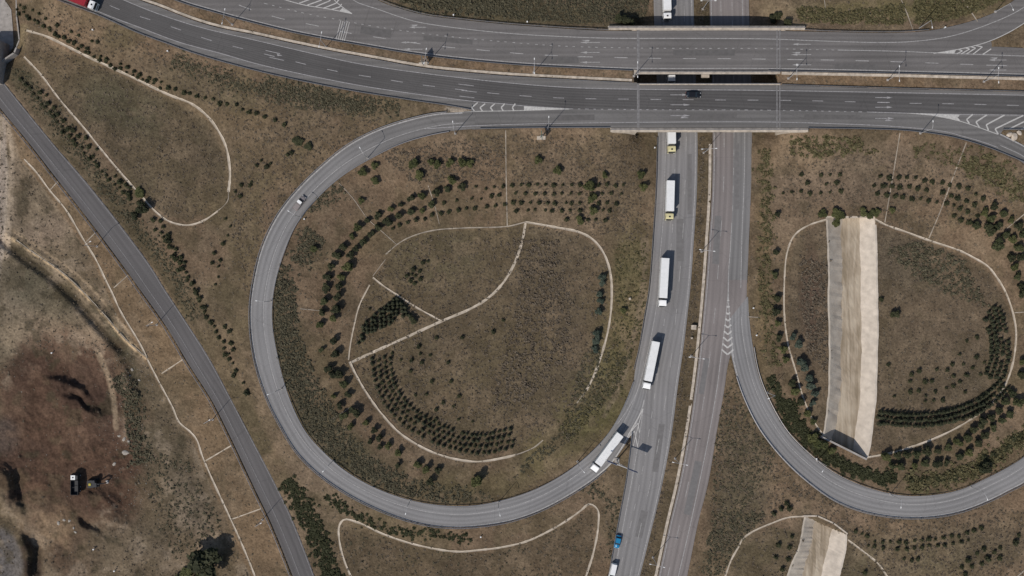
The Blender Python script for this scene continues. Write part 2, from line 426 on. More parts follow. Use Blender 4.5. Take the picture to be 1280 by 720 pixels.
M = {}
M['asph_sc'] = asphalt('asphalt_shoulder', (.148, .139, .131), .16, .14, .10)
M['asph_dark'] = asphalt('asphalt_dark_lanes', (.093, .087, .083), .16, .16, .12)
M['asph_nc'] = asphalt('asphalt_motorway', (.150, .138, .130), .16, .14, .10)
M['asph_loop'] = asphalt('asphalt_ramp', (.222, .213, .207), .14, .12, .13, start=(.148, .139, .131))
M['asph_merge'] = asphalt('asphalt_merge', (.185, .176, .168), .14, .12, .13)
M['asph_w'] = asphalt('asphalt_lower_west', (.222, .210, .202), .15, .12, .10)
M['asph_e'] = asphalt('asphalt_lower_east', (.208, .182, .170), .16, .14, .10)
M['asph_d'] = asphalt('asphalt_side_road', (.118, .109, .105), .15, .13, .08)
M['paint'] = mat('road_paint', (.33, .315, .30), .7, noise=.3, nscale=1.6)
M['paint_sc'] = mat('road_paint_grey', (.30, .285, .28), .7, noise=.3, nscale=1.6)
M['paint_b'] = mat('road_paint_bright', (.46, .44, .41), .7, noise=.2, nscale=1.6)
M['paint_w'] = mat('road_paint_worn', (.20, .19, .185), .8, noise=.3, nscale=1.2)
M['concrete'] = mat('concrete', (.47, .40, .32), .9, noise=.25, nscale=.8, bump=.2)
M['concrete_g'] = mat('concrete_grey', (.33, .30, .27), .9, noise=.2, nscale=.7, bump=.2)
M['ditch'] = mat('ditch_concrete', (.36, .30, .225), .95, col2=(.56, .475, .375), noise=.3, nscale=.5)
M['ditch_thin'] = mat('ditch_concrete_weathered', (.33, .28, .22), .95, noise=.3, nscale=.5)
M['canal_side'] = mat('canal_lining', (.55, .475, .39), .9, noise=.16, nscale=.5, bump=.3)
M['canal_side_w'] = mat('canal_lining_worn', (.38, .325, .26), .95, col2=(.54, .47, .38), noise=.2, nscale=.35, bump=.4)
M['canal_bed'] = rutted('canal_silt')
M['kerb'] = mat('kerb_stone', (.46, .39, .31), .9, noise=.3, nscale=.7)
M['median_soil'] = mat('median_soil', (.14, .10, .075), 1.0, col2=(.21, .16, .12), noise=.2, nscale=.5, bump=.5, bscale=4)
M['steel'] = mat('galvanised_steel', (.30, .29, .29), .5, .6)
M['steel_l'] = mat('painted_steel', (.45, .44, .43), .5, .2)
M['lamp_white'] = mat('lamp_head_white', (.78, .77, .74), .4)
M['white_paint'] = mat('white_vehicle_paint', (.80, .79, .77), .35, coat=.3, noise=.03, nscale=.6)
M['tarp'] = mat('white_trailer_roof', (.76, .75, .725), .6, noise=.045, nscale=.8, bump=.1, bscale=2)
M['yellow'] = mat('pale_yellow_paint', (.62, .55, .30), .4, coat=.3)
M['red'] = mat('red_paint', (.30, .02, .03), .4, coat=.3)
M['blue'] = mat('blue_paint', (.015, .19, .36), .3, coat=.5)
M['black'] = mat('black_paint', (.012, .012, .014), .3, coat=.5)
M['silver'] = mat('silver_beige_paint', (.30, .26, .24), .4, .3, coat=.3)
M['glass'] = mat('dark_glass', (.015, .02, .025), .08, spec=.6)
M['rubber'] = mat('rubber', (.02, .02, .02), .9)
M['dark'] = mat('dark_steel', (.035, .035, .038), .6, .3)
M['lampglass'] = mat('headlamp_glass', (.7, .7, .68), .2)
M['tail'] = mat('tail_lamp_red', (.35, .02, .02), .3)
M['sign_blue'] = mat('sign_face_blue', (.02, .06, .22), .5)
M['sign_back'] = mat('sign_back_grey', (.25, .25, .26), .5, .5)
M['sign_green'] = mat('sign_face_green', (.01, .12, .05), .5)
M['exc_yellow'] = mat('excavator_yellow', (.42, .34, .03), .5)
M['rock'] = mat('rubble_stone', (.36, .32, .27), .95, noise=.3, nscale=1.5, bump=.5)
M['bark'] = mat('bark', (.10, .075, .055), .95, noise=.3, nscale=5)
M['leaf_dark'] = leafmat('leaves_dark', (.022, .025, .012), (.055, .056, .025))
M['leaf_mid'] = leafmat('leaves_mid', (.028, .034, .016), (.075, .078, .032))
M['leaf_olive'] = leafmat('leaves_olive', (.04, .046, .016), (.095, .095, .035))
M['leaf_conif'] = leafmat('needles', (.025, .029, .016), (.058, .060, .032))
M['leaf_brown'] = leafmat('leaves_brown', (.055, .045, .022), (.12, .092, .045))
M['leaf_grey'] = leafmat('leaves_grey_green', (.035, .048, .035), (.08, .095, .068))
M['scrub_g'] = leafmat('scrub_green', (.068, .060, .036), (.130, .114, .070))
M['scrub_o'] = leafmat('scrub_olive', (.085, .074, .034), (.18, .155, .078))
M['scrub_b'] = leafmat('scrub_brown', (.085, .064, .044), (.17, .135, .095))
M['grass_dry'] = leafmat('dry_grass', (.115, .09, .06), (.20, .16, .115))

# ---------------------------------------------------------------- mesh helpers
class MB:
    def __init__(s): s.v = []; s.f = []
    def add(s, vs, fs):
        o = len(s.v); s.v += [tuple(x) for x in vs]; s.f += [tuple(i + o for i in q) for q in fs]; return s
    def box(s, c, d, R=None, taper=1.0):
        x, y, z = d[0] / 2, d[1] / 2, d[2] / 2
        vs = [Vector((a * x * (taper if e > 0 else 1), b * y * (taper if e > 0 else 1), e * z)) for e in (-1, 1) for a, b in ((-1, -1), (1, -1), (1, 1), (-1, 1))]
        if R is not None: vs = [R @ q for q in vs]
        return s.add([q + Vector(c) for q in vs], [(3, 2, 1, 0), (4, 5, 6, 7), (0, 1, 5, 4), (1, 2, 6, 5), (2, 3, 7, 6), (3, 0, 4, 7)])
    def tube(s, p0, p1, r0, r1=None, n=8):
        r1 = r0 if r1 is None else r1
        p0 = Vector(p0); p1 = Vector(p1); d = (p1 - p0).normalized()
        a = d.orthogonal().normalized(); b = d.cross(a)
        vs = [p + (a * math.cos(2 * math.pi * k / n) + b * math.sin(2 * math.pi * k / n)) * r for p, r in ((p0, r0), (p1, r1)) for k in range(n)]
        fs = [(k, (k + 1) % n, n + (k + 1) % n, n + k) for k in range(n)] + [tuple(range(n))[::-1], tuple(range(n, 2 * n))]
        return s.add(vs, fs)
    def extr(s, prof, y0, y1, ax='x'):
        """closed profile in the (long, z) plane extruded across"""
        n = len(prof); vs = []
        for y in (y0, y1):
            for a, b in prof: vs.append((a, y, b))
        fs = [(k, (k + 1) % n, n + (k + 1) % n, n + k) for k in range(n)] + [tuple(range(n))[::-1], tuple(range(n, 2 * n))]
        return s.add(vs, fs)
    def obj(s, name, m, parent=None, bevel=0.0, shade=False):
        me = D.meshes.new(name); me.from_pydata(s.v, [], s.f); me.update()
        bm = bmesh.new(); bm.from_mesh(me); bmesh.ops.recalc_face_normals(bm, faces=bm.faces)
        if bevel > 0:
            bmesh.ops.bevel(bm, geom=bm.edges[:] + bm.verts[:], offset=bevel, segments=2, affect='EDGES', clamp_overlap=True)
        bm.to_mesh(me); bm.free()
        if shade: me.shade_smooth()
        o = D.objects.new(name, me); COL.objects.link(o); me.materials.append(m)
        if parent: o.parent = parent
        return o

def npobj(name, verts, faces, m, parent=None, fcol=None, k=None):
    """fast mesh from numpy arrays (faces all with k corners)"""
    verts = np.asarray(verts, np.float32); faces = np.asarray(faces, np.int32)
    k = faces.shape[1]
    me = D.meshes.new(name)
    me.vertices.add(len(verts)); me.vertices.foreach_set('co', verts.ravel())
    me.loops.add(faces.size); me.loops.foreach_set('vertex_index', faces.ravel())
    me.polygons.add(len(faces)); me.polygons.foreach_set('loop_start', np.arange(0, faces.size, k, dtype=np.int32))
    me.update(calc_edges=True); me.validate()
    me.materials.append(m)
    o = D.objects.new(name, me); COL.objects.link(o)
    if parent: o.parent = parent
    return o

def thing(name, label, cat, loc=(0, 0, 0), rz=0.0, group=None):
    o = D.objects.new(name, None); COL.objects.link(o)
    o.location = loc; o.rotation_euler = (0, 0, rz); o.empty_display_size = .5
    return tag(o, label, cat, group)
def tag(o, label, cat=None, group=None):
    o['label'] = label
    if cat: o['category'] = cat
    if group: o['group'] = group
    return o
def struct(o, label=None):
    o['kind'] = 'structure'
    return o
def stuff(o, label, cat):
    o['kind'] = 'stuff'; o['label'] = label; o['category'] = cat
    return o
def dup(root, loc, rz=0.0, label=None, group=None, scale=None):
    r = root.copy(); COL.objects.link(r); r.location = loc; r.rotation_euler = (0, 0, rz)
    if label: r['label'] = label
    if group: r['group'] = group
    if scale: r.scale = scale
    for ch in list(root.children):
        c = ch.copy(); COL.objects.link(c); c.parent = r
        for g in ch.children:
            d = g.copy(); COL.objects.link(d); d.parent = c
    return r

def ribbon(name, L, R, zf, m, lift=0.0, step=5, parent=None, skirt=0.0, nac=4, pts=None):
    a, b = pts if pts is not None else ribbon_pts(L, R, step)
    n = len(a); t = np.linspace(0, 1, n); z = zf(t) if callable(zf) else np.full(n, float(zf))
    z = z + lift
    vs = []; uvs = []; along = 0; prev = None
    for k in range(n):
        for j in range(nac + 1):
            q = a[k] + (b[k] - a[k]) * j / nac
            p = P(q[0], q[1], z[k]); vs.append(p)
        c = (vs[-1] + vs[-nac - 1]) / 2
        if prev is not None: along += (c - prev).length
        prev = c
        wd = (vs[-1] - vs[-nac - 1]).length
        uvs += [(wd * j / nac, along) for j in range(nac + 1)]
    w_ = nac + 1
    fs = [(k * w_ + j, k * w_ + j + 1, (k + 1) * w_ + j + 1, (k + 1) * w_ + j) for k in range(n - 1) for j in range(nac)]
    if skirt:
        base = len(vs)
        for k in range(n):
            for j in (0, nac):
                p = vs[k * w_ + j].copy(); p.z -= skirt; vs.append(p); uvs.append(uvs[k * w_ + j])
        for k in range(n - 1):
            fs.append((k * w_, (k + 1) * w_, base + 2 * (k + 1), base + 2 * k))
            fs.append((k * w_ + nac, (k + 1) * w_ + nac, base + 2 * (k + 1) + 1, base + 2 * k + 1))
    me = D.meshes.new(name); me.from_pydata([tuple(x) for x in vs], [], fs); me.update()
    ul = me.uv_layers.new(name='UVMap')
    for l in me.loops: ul.data[l.index].uv = uvs[l.vertex_index]
    bm = bmesh.new(); bm.from_mesh(me); bmesh.ops.recalc_face_normals(bm, faces=bm.faces); bm.to_mesh(me); bm.free()
    if me.polygons[0].normal.z < 0: me.flip_normals()
    me.materials.append(m)
    o = D.objects.new(name, me); COL.objects.link(o)
    if parent: o.parent = parent
    return o

def polysheet(name, poly, z, m, skirt=0.0, parent=None):
    bm = bmesh.new()
    vs = [bm.verts.new(P(q[0], q[1], z)) for q in poly]
    f = bm.faces.new(vs)
    if f.normal.z < 0: f.normal_flip()
    bm.normal_update()
    if f.normal.z < 0: bmesh.ops.reverse_faces(bm, faces=[f])
    if skirt:
        r = bmesh.ops.extrude_edge_only(bm, edges=bm.edges[:])
        for e in r['geom']:
            if isinstance(e, bmesh.types.BMVert): e.co.z -= skirt
    bmesh.ops.triangulate(bm, faces=[f])
    me = D.meshes.new(name); bm.to_mesh(me); bm.free()
    ul = me.uv_layers.new(name='UVMap')
    for l in me.loops:
        c = me.vertices[l.vertex_index].co; ul.data[l.index].uv = (c.y, c.x)
    me.materials.append(m)
    o = D.objects.new(name, me); COL.objects.link(o)
    if parent: o.parent = parent
    return o

# painted markings: strips following a line, collected per road
class Marks:
    def __init__(s): s.v = []; s.f = []; s.c = 0
    def strip(s, a, b, z):
        o = len(s.v); s.c += 1; z = [q_ + .0015 * (s.c % 7) for q_ in z]
        for k in range(len(a)):
            s.v.append(tuple(P(a[k][0], a[k][1], z[k]))); s.v.append(tuple(P(b[k][0], b[k][1], z[k])))
        s.f += [(o + 2 * k, o + 2 * k + 1, o + 2 * k + 3, o + 2 * k + 2) for k in range(len(a) - 1)]
    def line(s, pts, w=1.0, z=UPZ, zl=None, dash=None, phase=0.0, step=4):
        q = spline(pts, 2 if dash else step)
        if dash: q = resamp(q, step=1.5)
        zz = np.full(len(q), float(z)) if zl is None else zl(np.linspace(0, 1, len(q)))
        t = np.gradient(q[:, :2], axis=0); t /= np.linalg.norm(t, axis=1)[:, None]
        n = np.stack([-t[:, 1], t[:, 0]], 1) * w / 2
        if not dash:
            s.strip(q[:, :2] + n, q[:, :2] - n, zz + .012); return
        d = np.r_[0, np.cumsum(np.linalg.norm(np.diff(q[:, :2], axis=0), axis=1))]
        on, per = dash; x = -phase
        while x < d[-1]:
            k = np.where((d >= x) & (d <= x + on))[0]
            if len(k) > 1: s.strip(q[k, :2] + n[k], q[k, :2] - n[k], zz[k] + .012)
            x += per
    def seg(s, p, q, w=1.0, z=UPZ):
        p = np.array(p, float); q = np.array(q, float); t = (q - p) / np.linalg.norm(q - p); n = np.array([-t[1], t[0]]) * w / 2
        s.strip([p + n, q + n], [p - n, q - n], [z + .016] * 2)
    def tri(s, pts, z=UPZ):
        o = len(s.v); s.v += [tuple(P(a, b, z + .03)) for a, b in pts]; s.f.append(tuple(range(o, o + len(pts))))
    def arrow(s, u, v, L, d, z=UPZ, kind='s', head=None):
        """arrow along u; d = +1 points right; kind s straight, r/l bent"""
        t = u + d * L
        s.seg((u, v), (t - d * L * .3, v), 0.8, z)
        s.tri([(t - d * L * .34, v - 1.4), (t, v), (t - d * L * .34, v + 1.4)], z)
        if kind != 's':
            sgn = 1 if kind == 'r' else -1
            s.tri([(t - d * L * .42, v + sgn * 1.0), (t - d * L * .05, v + sgn * 2.9), (t - d * L * .5, v + sgn * 3.2)], z)
    def obj(s, name, m, parent):
        me = D.meshes.new(name); me.from_pydata(s.v, [], s.f); me.update()
        bm = bmesh.new(); bm.from_mesh(me)
        for f in bm.faces:
            f.normal_update()
            if f.normal.z < 0: f.normal_flip()
        bm.to_mesh(me); bm.free()
        me.materials.append(m); o = D.objects.new(name, me); COL.objects.link(o); o.parent = parent; return o

# ---------------------------------------------------------------- ground sheet with soil colours and painted shade beside the pit heaps
def soil():
    C = np.zeros(FU.shape + (3,)); C[:] = (.128, .096, .066)
    n1 = vnoise(FU.shape, 60, 31, 4); n2 = vnoise(FU.shape, 18, 32, 4); n3 = vnoise(FU.shape, 3, 33, 2); n4 = vnoise(FU.shape, 9, 34, 4); n5 = vnoise(FU.shape, 30, 35, 5)
    def mix(c, a):
        a = np.clip(a, 0, 1)[..., None]; C[:] = C * (1 - a) + np.array(c) * a
    def blob(cu, cv, ru, rv, ang, c, s=1.0, edge=.5, nz=.5):
        co, si = math.cos(math.radians(ang)), math.sin(math.radians(ang)); du, dv = FU - cu, FV - cv
        r = np.hypot((du * co + dv * si) / ru, (-du * si + dv * co) / rv) + (n2 - .5) * nz
        mix(c, s * (1 - smooth((r - (1 - edge)) / (2 * edge))))
    def soft(poly, c, s=1.0, nz=.0):
        m = inpoly(FU + (n2 - .5) * nz * 14, FV + (n1 - .5) * nz * 14, poly).astype(float); mix(c, m * s)
    def near(pts, w_, c, s=1.0, nz=.6):
        _, d = carve(pts, 5, 1)
        mix(c, s * (1 - smooth((d / w_ + (n2 - .5) * nz - .5) / .6)))
    mix((.175, .134, .094), smooth((n1 - .47) * 5) * .6)
    mix((.092, .076, .048), smooth((n2 - .5) * 5) * .6); n6 = vnoise(FU.shape, 40, 77, 5); mix((.092, .080, .048), smooth((n6 - .5) * 7) * .35)
    # floors inside the loops: greener, darker
    soft(left_floor, (.094, .077, .050), .75); soft(right_floor, (.098, .080, .056), .7); soft(left_tri, (.094, .079, .053), .6)
    soft(bottom_fl, (.088, .070, .047), .75); soft(br_fl, (.088, .076, .048), .7)
    blob(540, 320, 60, 35, -10, (.085, .078, .050), .6); blob(690, 420, 50, 90, 10, (.088, .072, .052), .6); blob(620, 420, 60, 50, 0, (.112, .087, .058), .5)
    blob(150, 130, 60, 30, 25, (.075, .073, .048), .6); blob(1180, 420, 60, 50, 0, (.122, .096, .068), .6)
    blob(1015, 370, 14, 70, 0, (.085, .058, .047), .6); blob(1135, 330, 45, 35, 20, (.088, .075, .055), .6)
    # green verges
    blob(790, 340, 26, 60, 5, (.112, .104, .05), .6); blob(772, 430, 30, 60, 15, (.108, .10, .048), .55); blob(750, 500, 45, 40, -40, (.10, .098, .042), .6); blob(700, 555, 75, 26, -35, (.098, .092, .044), .6); blob(600, 605, 60, 16, 5, (.095, .082, .045), .6); blob(640, 450, 60, 60, 0, (.105, .088, .054), .5)
    mow = np.sin((FU * .35 + FV * .94 + (n1 - .5) * 30) * .55) * .5 + .5; mix((.10, .084, .058), inpoly(FU, FV, left_floor) * smooth(mow * 2 - 1) * .35)
    blob(360, 450, 22, 90, -8, (.082, .070, .044), .8); blob(430, 560, 70, 22, 38, (.075, .068, .042), .9); blob(560, 615, 70, 14, 4, (.075, .065, .038), .6)
    blob(640, 15, 160, 14, 3, (.088, .078, .046), .8); blob(1120, 12, 120, 12, 0, (.14, .125, .06), .7); blob(985, 12, 35, 20, 0, (.17, .14, .095), .6)
    blob(720, 250, 70, 60, 0, (.14, .115, .082), .5); blob(1080, 215, 120, 40, 0, (.14, .112, .084), .6)
    blob(985, 195, 50, 20, 0, (.18, .135, .088), .6); blob(953, 330, 10, 150, 0, (.14, .108, .062), .6)
    blob(30, 95, 24, 16, 40, (.065, .062, .040), .8)
    near([(30, 110), (90, 190), (150, 265), (215, 350), (270, 440), (330, 560)], 13, (.070, .060, .038), .85)
    near([(75, 150), (130, 220), (190, 300), (240, 380), (285, 470)], 9, (.135, .104, .070), .4)
    near([(470, 185), (420, 215), (370, 262), (345, 310)], 10, (.13, .105, .072), .5)
    blob(300, 60, 90, 22, 20, (.14, .108, .072), .6); blob(260, 110, 70, 16, 20, (.088, .078, .052), .6); blob(410, 125, 80, 14, 15, (.098, .085, .055), .6)
    blob(350, 160, 60, 25, 0, (.122, .094, .062), .6)
    near([(320, 470), (345, 535), (380, 590), (440, 640)], 16, (.165, .128, .092), .5)
    near([(960, 570), (1010, 620), (1080, 655), (1160, 663), (1280, 625)], 13, (.150, .112, .078), .55)
    near([(995, 555), (1060, 597), (1120, 610), (1180, 608), (1280, 560)], 8, (.13, .098, .066), .4)
    blob(1140, 695, 150, 30, -8, (.100, .088, .060), .6); blob(925, 620, 30, 90, 10, (.085, .076, .052), .8)
    # slope between side road and its ditch: bare brown soil
    strip_ = [tuple(q) for q in spline([(27, 200), (60, 242), (115, 325), (147, 395), (187, 462), (225, 532), (240, 550), (255, 588), (313, 720)], 8)] + [tuple(q) for q in spline(DL, 8)][::-1][6:-8]
    soft(strip_, (.140, .104, .068), .85)
    # field to the west
    soft(field, (.132, .104, .072), .8)
    mix((.090, .074, .050), fieldm * smooth((n2 - .42) * 5) * .6); mix((.205, .170, .125), fieldm * smooth((n1 - .52) * 6) * .45)
    blob(70, 415, 60, 50, 10, (.25, .195, .14), .8); blob(110, 440, 30, 30, 30, (.22, .17, .12), .6); blob(12, 350, 16, 40, 0, (.2, .17, .13), .5); blob(55, 290, 28, 18, -20, (.22, .175, .135), .6); blob(15, 415, 25, 60, 0, (.19, .16, .115), .6)
    blob(55, 365, 60, 26, 35, (.082, .078, .054), .7); blob(190, 560, 45, 90, -10, (.092, .078, .054), .7); blob(235, 630, 22, 50, -20, (.13, .11, .085), .6); blob(155, 450, 12, 50, -22, (.055, .055, .036), .8)
    blob(230, 700, 50, 14, -30, (.20, .16, .115), .5)
    blob(75, 530, 92, 95, 0, (.088, .058, .043), .9, .35, 1.1); blob(90, 610, 80, 60, 0, (.088, .060, .043), .7, .5, 1.1)
    blob(60, 472, 60, 26, 12, (.052, .034, .026), .85, .5, .8); blob(105, 495, 48, 20, 26, (.032, .023, .020), .95, .3, .5); blob(14, 600, 16, 44, -10, (.036, .026, .022), .85, .4, .6); blob(38, 700, 13, 38, -6, (.036, .026, .022), .85, .4, .6); blob(140, 635, 34, 24, 20, (.052, .034, .026), .8, .5, .7)  # dark pit soil; shade beside the heaps is painted into the colour too
    blob(120, 600, 50, 50, 0, (.088, .054, .038), .5); blob(30, 560, 40, 60, 0, (.110, .068, .047), .6)
    blob(97, 690, 32, 30, 0, (.072, .046, .034), .7, .3); blob(55, 655, 30, 22, 20, (.22, .165, .11), .6); blob(20, 640, 18, 14, 20, (.20, .16, .11), .5)
    blob(6, 700, 22, 42, -10, (.105, .100, .098), .95, .15, .2); blob(5, 545, 18, 22, 0, (.105, .098, .09), .7)
    blob(150, 690, 60, 40, 0, (.14, .115, .082), .6); blob(80, 650, 14, 30, 0, (.20, .145, .095), .5)
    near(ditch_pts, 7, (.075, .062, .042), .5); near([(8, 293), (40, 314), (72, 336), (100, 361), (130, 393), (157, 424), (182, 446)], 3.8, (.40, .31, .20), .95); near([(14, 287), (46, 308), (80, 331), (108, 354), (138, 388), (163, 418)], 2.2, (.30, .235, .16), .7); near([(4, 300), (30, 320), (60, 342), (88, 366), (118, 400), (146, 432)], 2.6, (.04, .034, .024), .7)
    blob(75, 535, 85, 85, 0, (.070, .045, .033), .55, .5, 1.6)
    trk = np.abs(np.sin((FU * .9 + FV * .25 + (n2 - .5) * 40) * .22)); mix((.060, .040, .030), (inpoly(FU, FV, [(60, 480), (130, 500), (140, 600), (60, 640), (20, 560)])) * smooth((trk - .93) * 14) * smooth((n1 - .35) * 4) * .7)
    outp = smooth((np.hypot((FU - 72) / 80, (FV - 555) / 110) - .9) * 5); mix((.20, .165, .125), fieldm * outp * smooth((n4 - .57) * 9) * .5); mix((.12, .082, .058), fieldm * (1 - outp) * smooth((n4 - .6) * 9) * .4); mix((.062, .042, .033), fieldm * (1 - outp) * smooth((n1 - .42) * 5) * .55); mix((.05, .045, .03), fieldm * smooth((n4 - .36) * -12) * .6)
    near([(122, 440), (135, 470), (142, 500), (145, 535)], 4, (.26, .21, .15), .6)
    near([(2, 150), (4, 240), (0, 320)], 7, (.36, .31, .25), .9); near([(8, 150), (15, 190), (14, 240), (9, 320)], 4, (.33, .275, .21), .85); near([(18, 185), (20, 240), (14, 300)], 2, (.10, .08, .055), .5); near([(6, 150), (20, 195), (15, 280)], 5, (.2, .165, .125), .5)
    blob(2, 250, 4, 110, 2, (.25, .215, .185), .7, .3)
    near([(30, 37), (25, 60)], 8, (.2, .165, .1), .7)
    # median soil
    medm = inpoly(FU, FV, [tuple(q) for q in spline(NC_S, 8)] + [tuple(q) for q in spline(SC_N, 8)][::-1])
    mix((.152, .114, .080), medm * .9); mix((.13, .092, .055), medm * smooth((n2 - .45) * 6) * .5)
    med2 = inpoly(FU, FV, [tuple(q) for q in spline(WR, 8)] + [tuple(q) for q in spline(EL, 8)][::-1])
    mix((.105, .084, .055), med2 * .9); mix((.05, .042, .026), med2 * smooth((n3 - .5) * 5) * .7)
    # bare rubbly strip beside the lower road
    near([(806, 300), (806, 350), (798, 400), (788, 440), (775, 480), (755, 520)], 5, (.20, .16, .12), .5, 1.2)
    near([(585, 139), (560, 137)], 5, (.3, .27, .23), .7)
    mix((.15, .118, .082), (~fieldm) * smooth((vnoise(FU.shape, 12, 78, 4) - .56) * 12) * .45); mix((.075, .062, .040), smooth((vnoise(FU.shape, 12, 79, 4) - .58) * 12) * .45)
    C *= ((0.78 + .44 * n3) * (.80 + .40 * n4) * (.82 + .36 * n5))[..., None] * 1.14
    C[..., 0] *= .97 + .06 * n5; C[..., 0] *= 1.06; C[..., 1] *= .99; C[..., 2] *= .95 - .06 * n5
    for fz in range(3):
        C[..., fz] *= 1.0
    return C
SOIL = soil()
nV, nU = FU.shape
k = S * (CH - FZ2) / CH
far = (FU < -62) | (FU > 1342) | (FV < -62) | (FV > 782)
verts = np.stack([(FU - 640) * k, (360 - FV) * k, FZ2], -1).reshape(-1, 3)
idx = np.arange(nV * nU).reshape(nV, nU)
faces = np.stack([idx[:-1, :-1], idx[1:, :-1], idx[1:, 1:], idx[:-1, 1:]], -1).reshape(-1, 4)
gm = D.materials.new('soil'); gm.use_nodes = True
t_ = gm.node_tree; b_ = t_.nodes['Principled BSDF']; b_.inputs['Roughness'].default_value = 1.0; b_.inputs['Specular IOR Level'].default_value = .05
at_ = t_.nodes.new('ShaderNodeAttribute'); at_.attribute_name = 'soil_colour'
ge = t_.nodes.new('ShaderNodeNewGeometry')
def tn(scale, det, lo, hi, a=.3, b=.7):
    n = t_.nodes.new('ShaderNodeTexNoise'); n.inputs['Scale'].default_value = scale; n.inputs['Detail'].default_value = det; n.inputs['Roughness'].default_value = .65
    t_.links.new(ge.outputs['Position'], n.inputs['Vector'])
    r = t_.nodes.new('ShaderNodeMapRange'); r.inputs['From Min'].default_value = a; r.inputs['From Max'].default_value = b; r.inputs['To Min'].default_value = lo; r.inputs['To Max'].default_value = hi
    t_.links.new(n.outputs['Fac'], r.inputs['Value']); return r.outputs[0], n.outputs['Fac']
a1, _ = tn(1.3, 9, .62, 1.38); a2, f2 = tn(.22, 5, .86, 1.14)
mm = t_.nodes.new('ShaderNodeMath'); mm.operation = 'MULTIPLY'; t_.links.new(a1, mm.inputs[0]); t_.links.new(a2, mm.inputs[1])
sc_ = t_.nodes.new('ShaderNodeVectorMath'); sc_.operation = 'SCALE'; t_.links.new(at_.outputs['Color'], sc_.inputs[0]); t_.links.new(mm.outputs[0], sc_.inputs['Scale'])
t_.links.new(sc_.outputs[0], b_.inputs['Base Color'])
_, f3 = tn(1.6, 7, 0, 1)
bp = t_.nodes.new('ShaderNodeBump'); bp.inputs['Strength'].default_value = .8; bp.inputs['Distance'].default_value = .35
t_.links.new(f3, bp.inputs['Height']); t_.links.new(bp.outputs['Normal'], b_.inputs['Normal'])
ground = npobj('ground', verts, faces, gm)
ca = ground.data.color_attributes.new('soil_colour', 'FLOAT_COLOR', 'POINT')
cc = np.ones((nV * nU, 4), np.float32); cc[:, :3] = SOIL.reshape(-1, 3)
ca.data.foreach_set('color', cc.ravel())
ground.data.shade_smooth()
struct(ground)

# ---------------------------------------------------------------- roads
r_sc = struct(polysheet('motorway_south_carriageway', SC_POLY, UPZ, M['asph_sc'], .9))
r_nc = struct(polysheet('motorway_north_carriageway', NC_POLY, UPZ + .004, M['asph_nc'], .9))
SC_LS = [(-30, -70), (60, -18), (120, 13), (175, 34.5), (225, 53), (275, 66.5), (320, 79.5), (370, 91), (445, 106), (520, 117.5), (595, 127), (630, 129.7), (656, 132.4), (712, 136), (800, 137), (960, 137.7), (1085, 140), (1155, 142), (1200, 143), (1280, 144), (1380, 146)]
SC_LN = [(70, -55), (110, -22), (155, 0), (200, 18), (250, 34), (320, 50.5), (380, 64.5), (440, 78), (495, 87), (570, 96.5), (640, 104), (715, 109.5), (795, 111.5), (960, 113), (1280, 119), (1380, 121)]
ribbon('dark_asphalt_lanes', SC_LN, SC_LS, UPZ + .008, M['asph_dark'], parent=r_sc)
r_ll = struct(ribbon('left_loop_road', LO, LI, loop_z, M['asph_loop'], .016, skirt=.8))
r_rl = struct(ribbon('right_loop_road', RO, RI, rloop_z, M['asph_loop'], .020, skirt=.8))
r_w = struct(ribbon('lower_road_west', WL, WR, 0.0, M['asph_w'], .008, skirt=.8))
r_e = struct(ribbon('lower_road_east', EL, ER, 0.0, M['asph_e'], .012, skirt=.8))
r_d = struct(ribbon('side_road', DL, DR, 0.0, M['asph_d'], .0, skirt=.8))
# lighter merge lane on the east side of the lower road
ribbon('merge_lane', [(917, 120), (916.5, 200), (915, 267), (913, 310), (910.5, 350)], [(939, 120), (939.3, 200), (938, 245), (936, 300), (934, 350)], .018, M['asph_merge'], parent=r_e)
svc = struct(polysheet('service_road', [(-85, -90), (3, -90), (6, 0), (14, 12), (16, 36), (17, 58), (14, 64.5), (-30, 92), (-85, 120)], -4.35, M['concrete_g'], .3))

def edge_line(a, b, f):
    return a + (b - a) * f
mk = Marks()
mk.line(SC_LN, .9, UPZ); mk.line(SC_LS[:12], .9, UPZ); mk.line(SC_LS[11:14], .9, UPZ)
mk.line(SC_LS[16:], .9, UPZ)
mk.line([(0, -58), (60, -30), (107, -8), (133, 5), (157.5, 15), (192, 26), (226, 37.5), (262, 50), (300, 60), (345, 71), (391, 82.5), (431, 91), (475, 98), (515, 104.5), (559, 110), (615, 116.5), (672, 121), (716, 123), (801, 124), (906, 125), (991, 125.5), (1136, 129), (1176, 129.5), (1215, 130.3), (1280, 132), (1380, 134)], .8, UPZ, dash=(15.5, 40.6), phase=12)
mk.line([(531, 161), (582, 157.8), (640, 155.5), (790, 153), (960, 152.5), (1060, 155.2), (1110, 157.5), (1147, 160.5), (1182, 164.6), (1204, 170.5), (1227, 177), (1252, 186)], .9, UPZ)
mk.line([(712, 136), (800, 137), (960, 137.7), (1085, 140)], .8, UPZ, dash=(5, 9.5))
mkb = Marks()
# left gore
mkb.line([(560, 141.7), (593, 139.3), (626, 138.7), (656, 138), (712, 136.3)], .8, UPZ)
for ax_, ux, lx in ((589.7, 597, 593), (600, 606.5, 603), (613, 618.5, 616), (626.5, 631, 629), (640.5, 644, 642.5)):
    mkb.seg((ax_, 134.5), (ux, 128.2 if ux < 600 else 129.5), 1.5); mkb.seg((ax_, 134.5), (lx, 138.7), 1.5)
mkb.tri([(655, 132.6), (712, 136.2), (655, 138)])
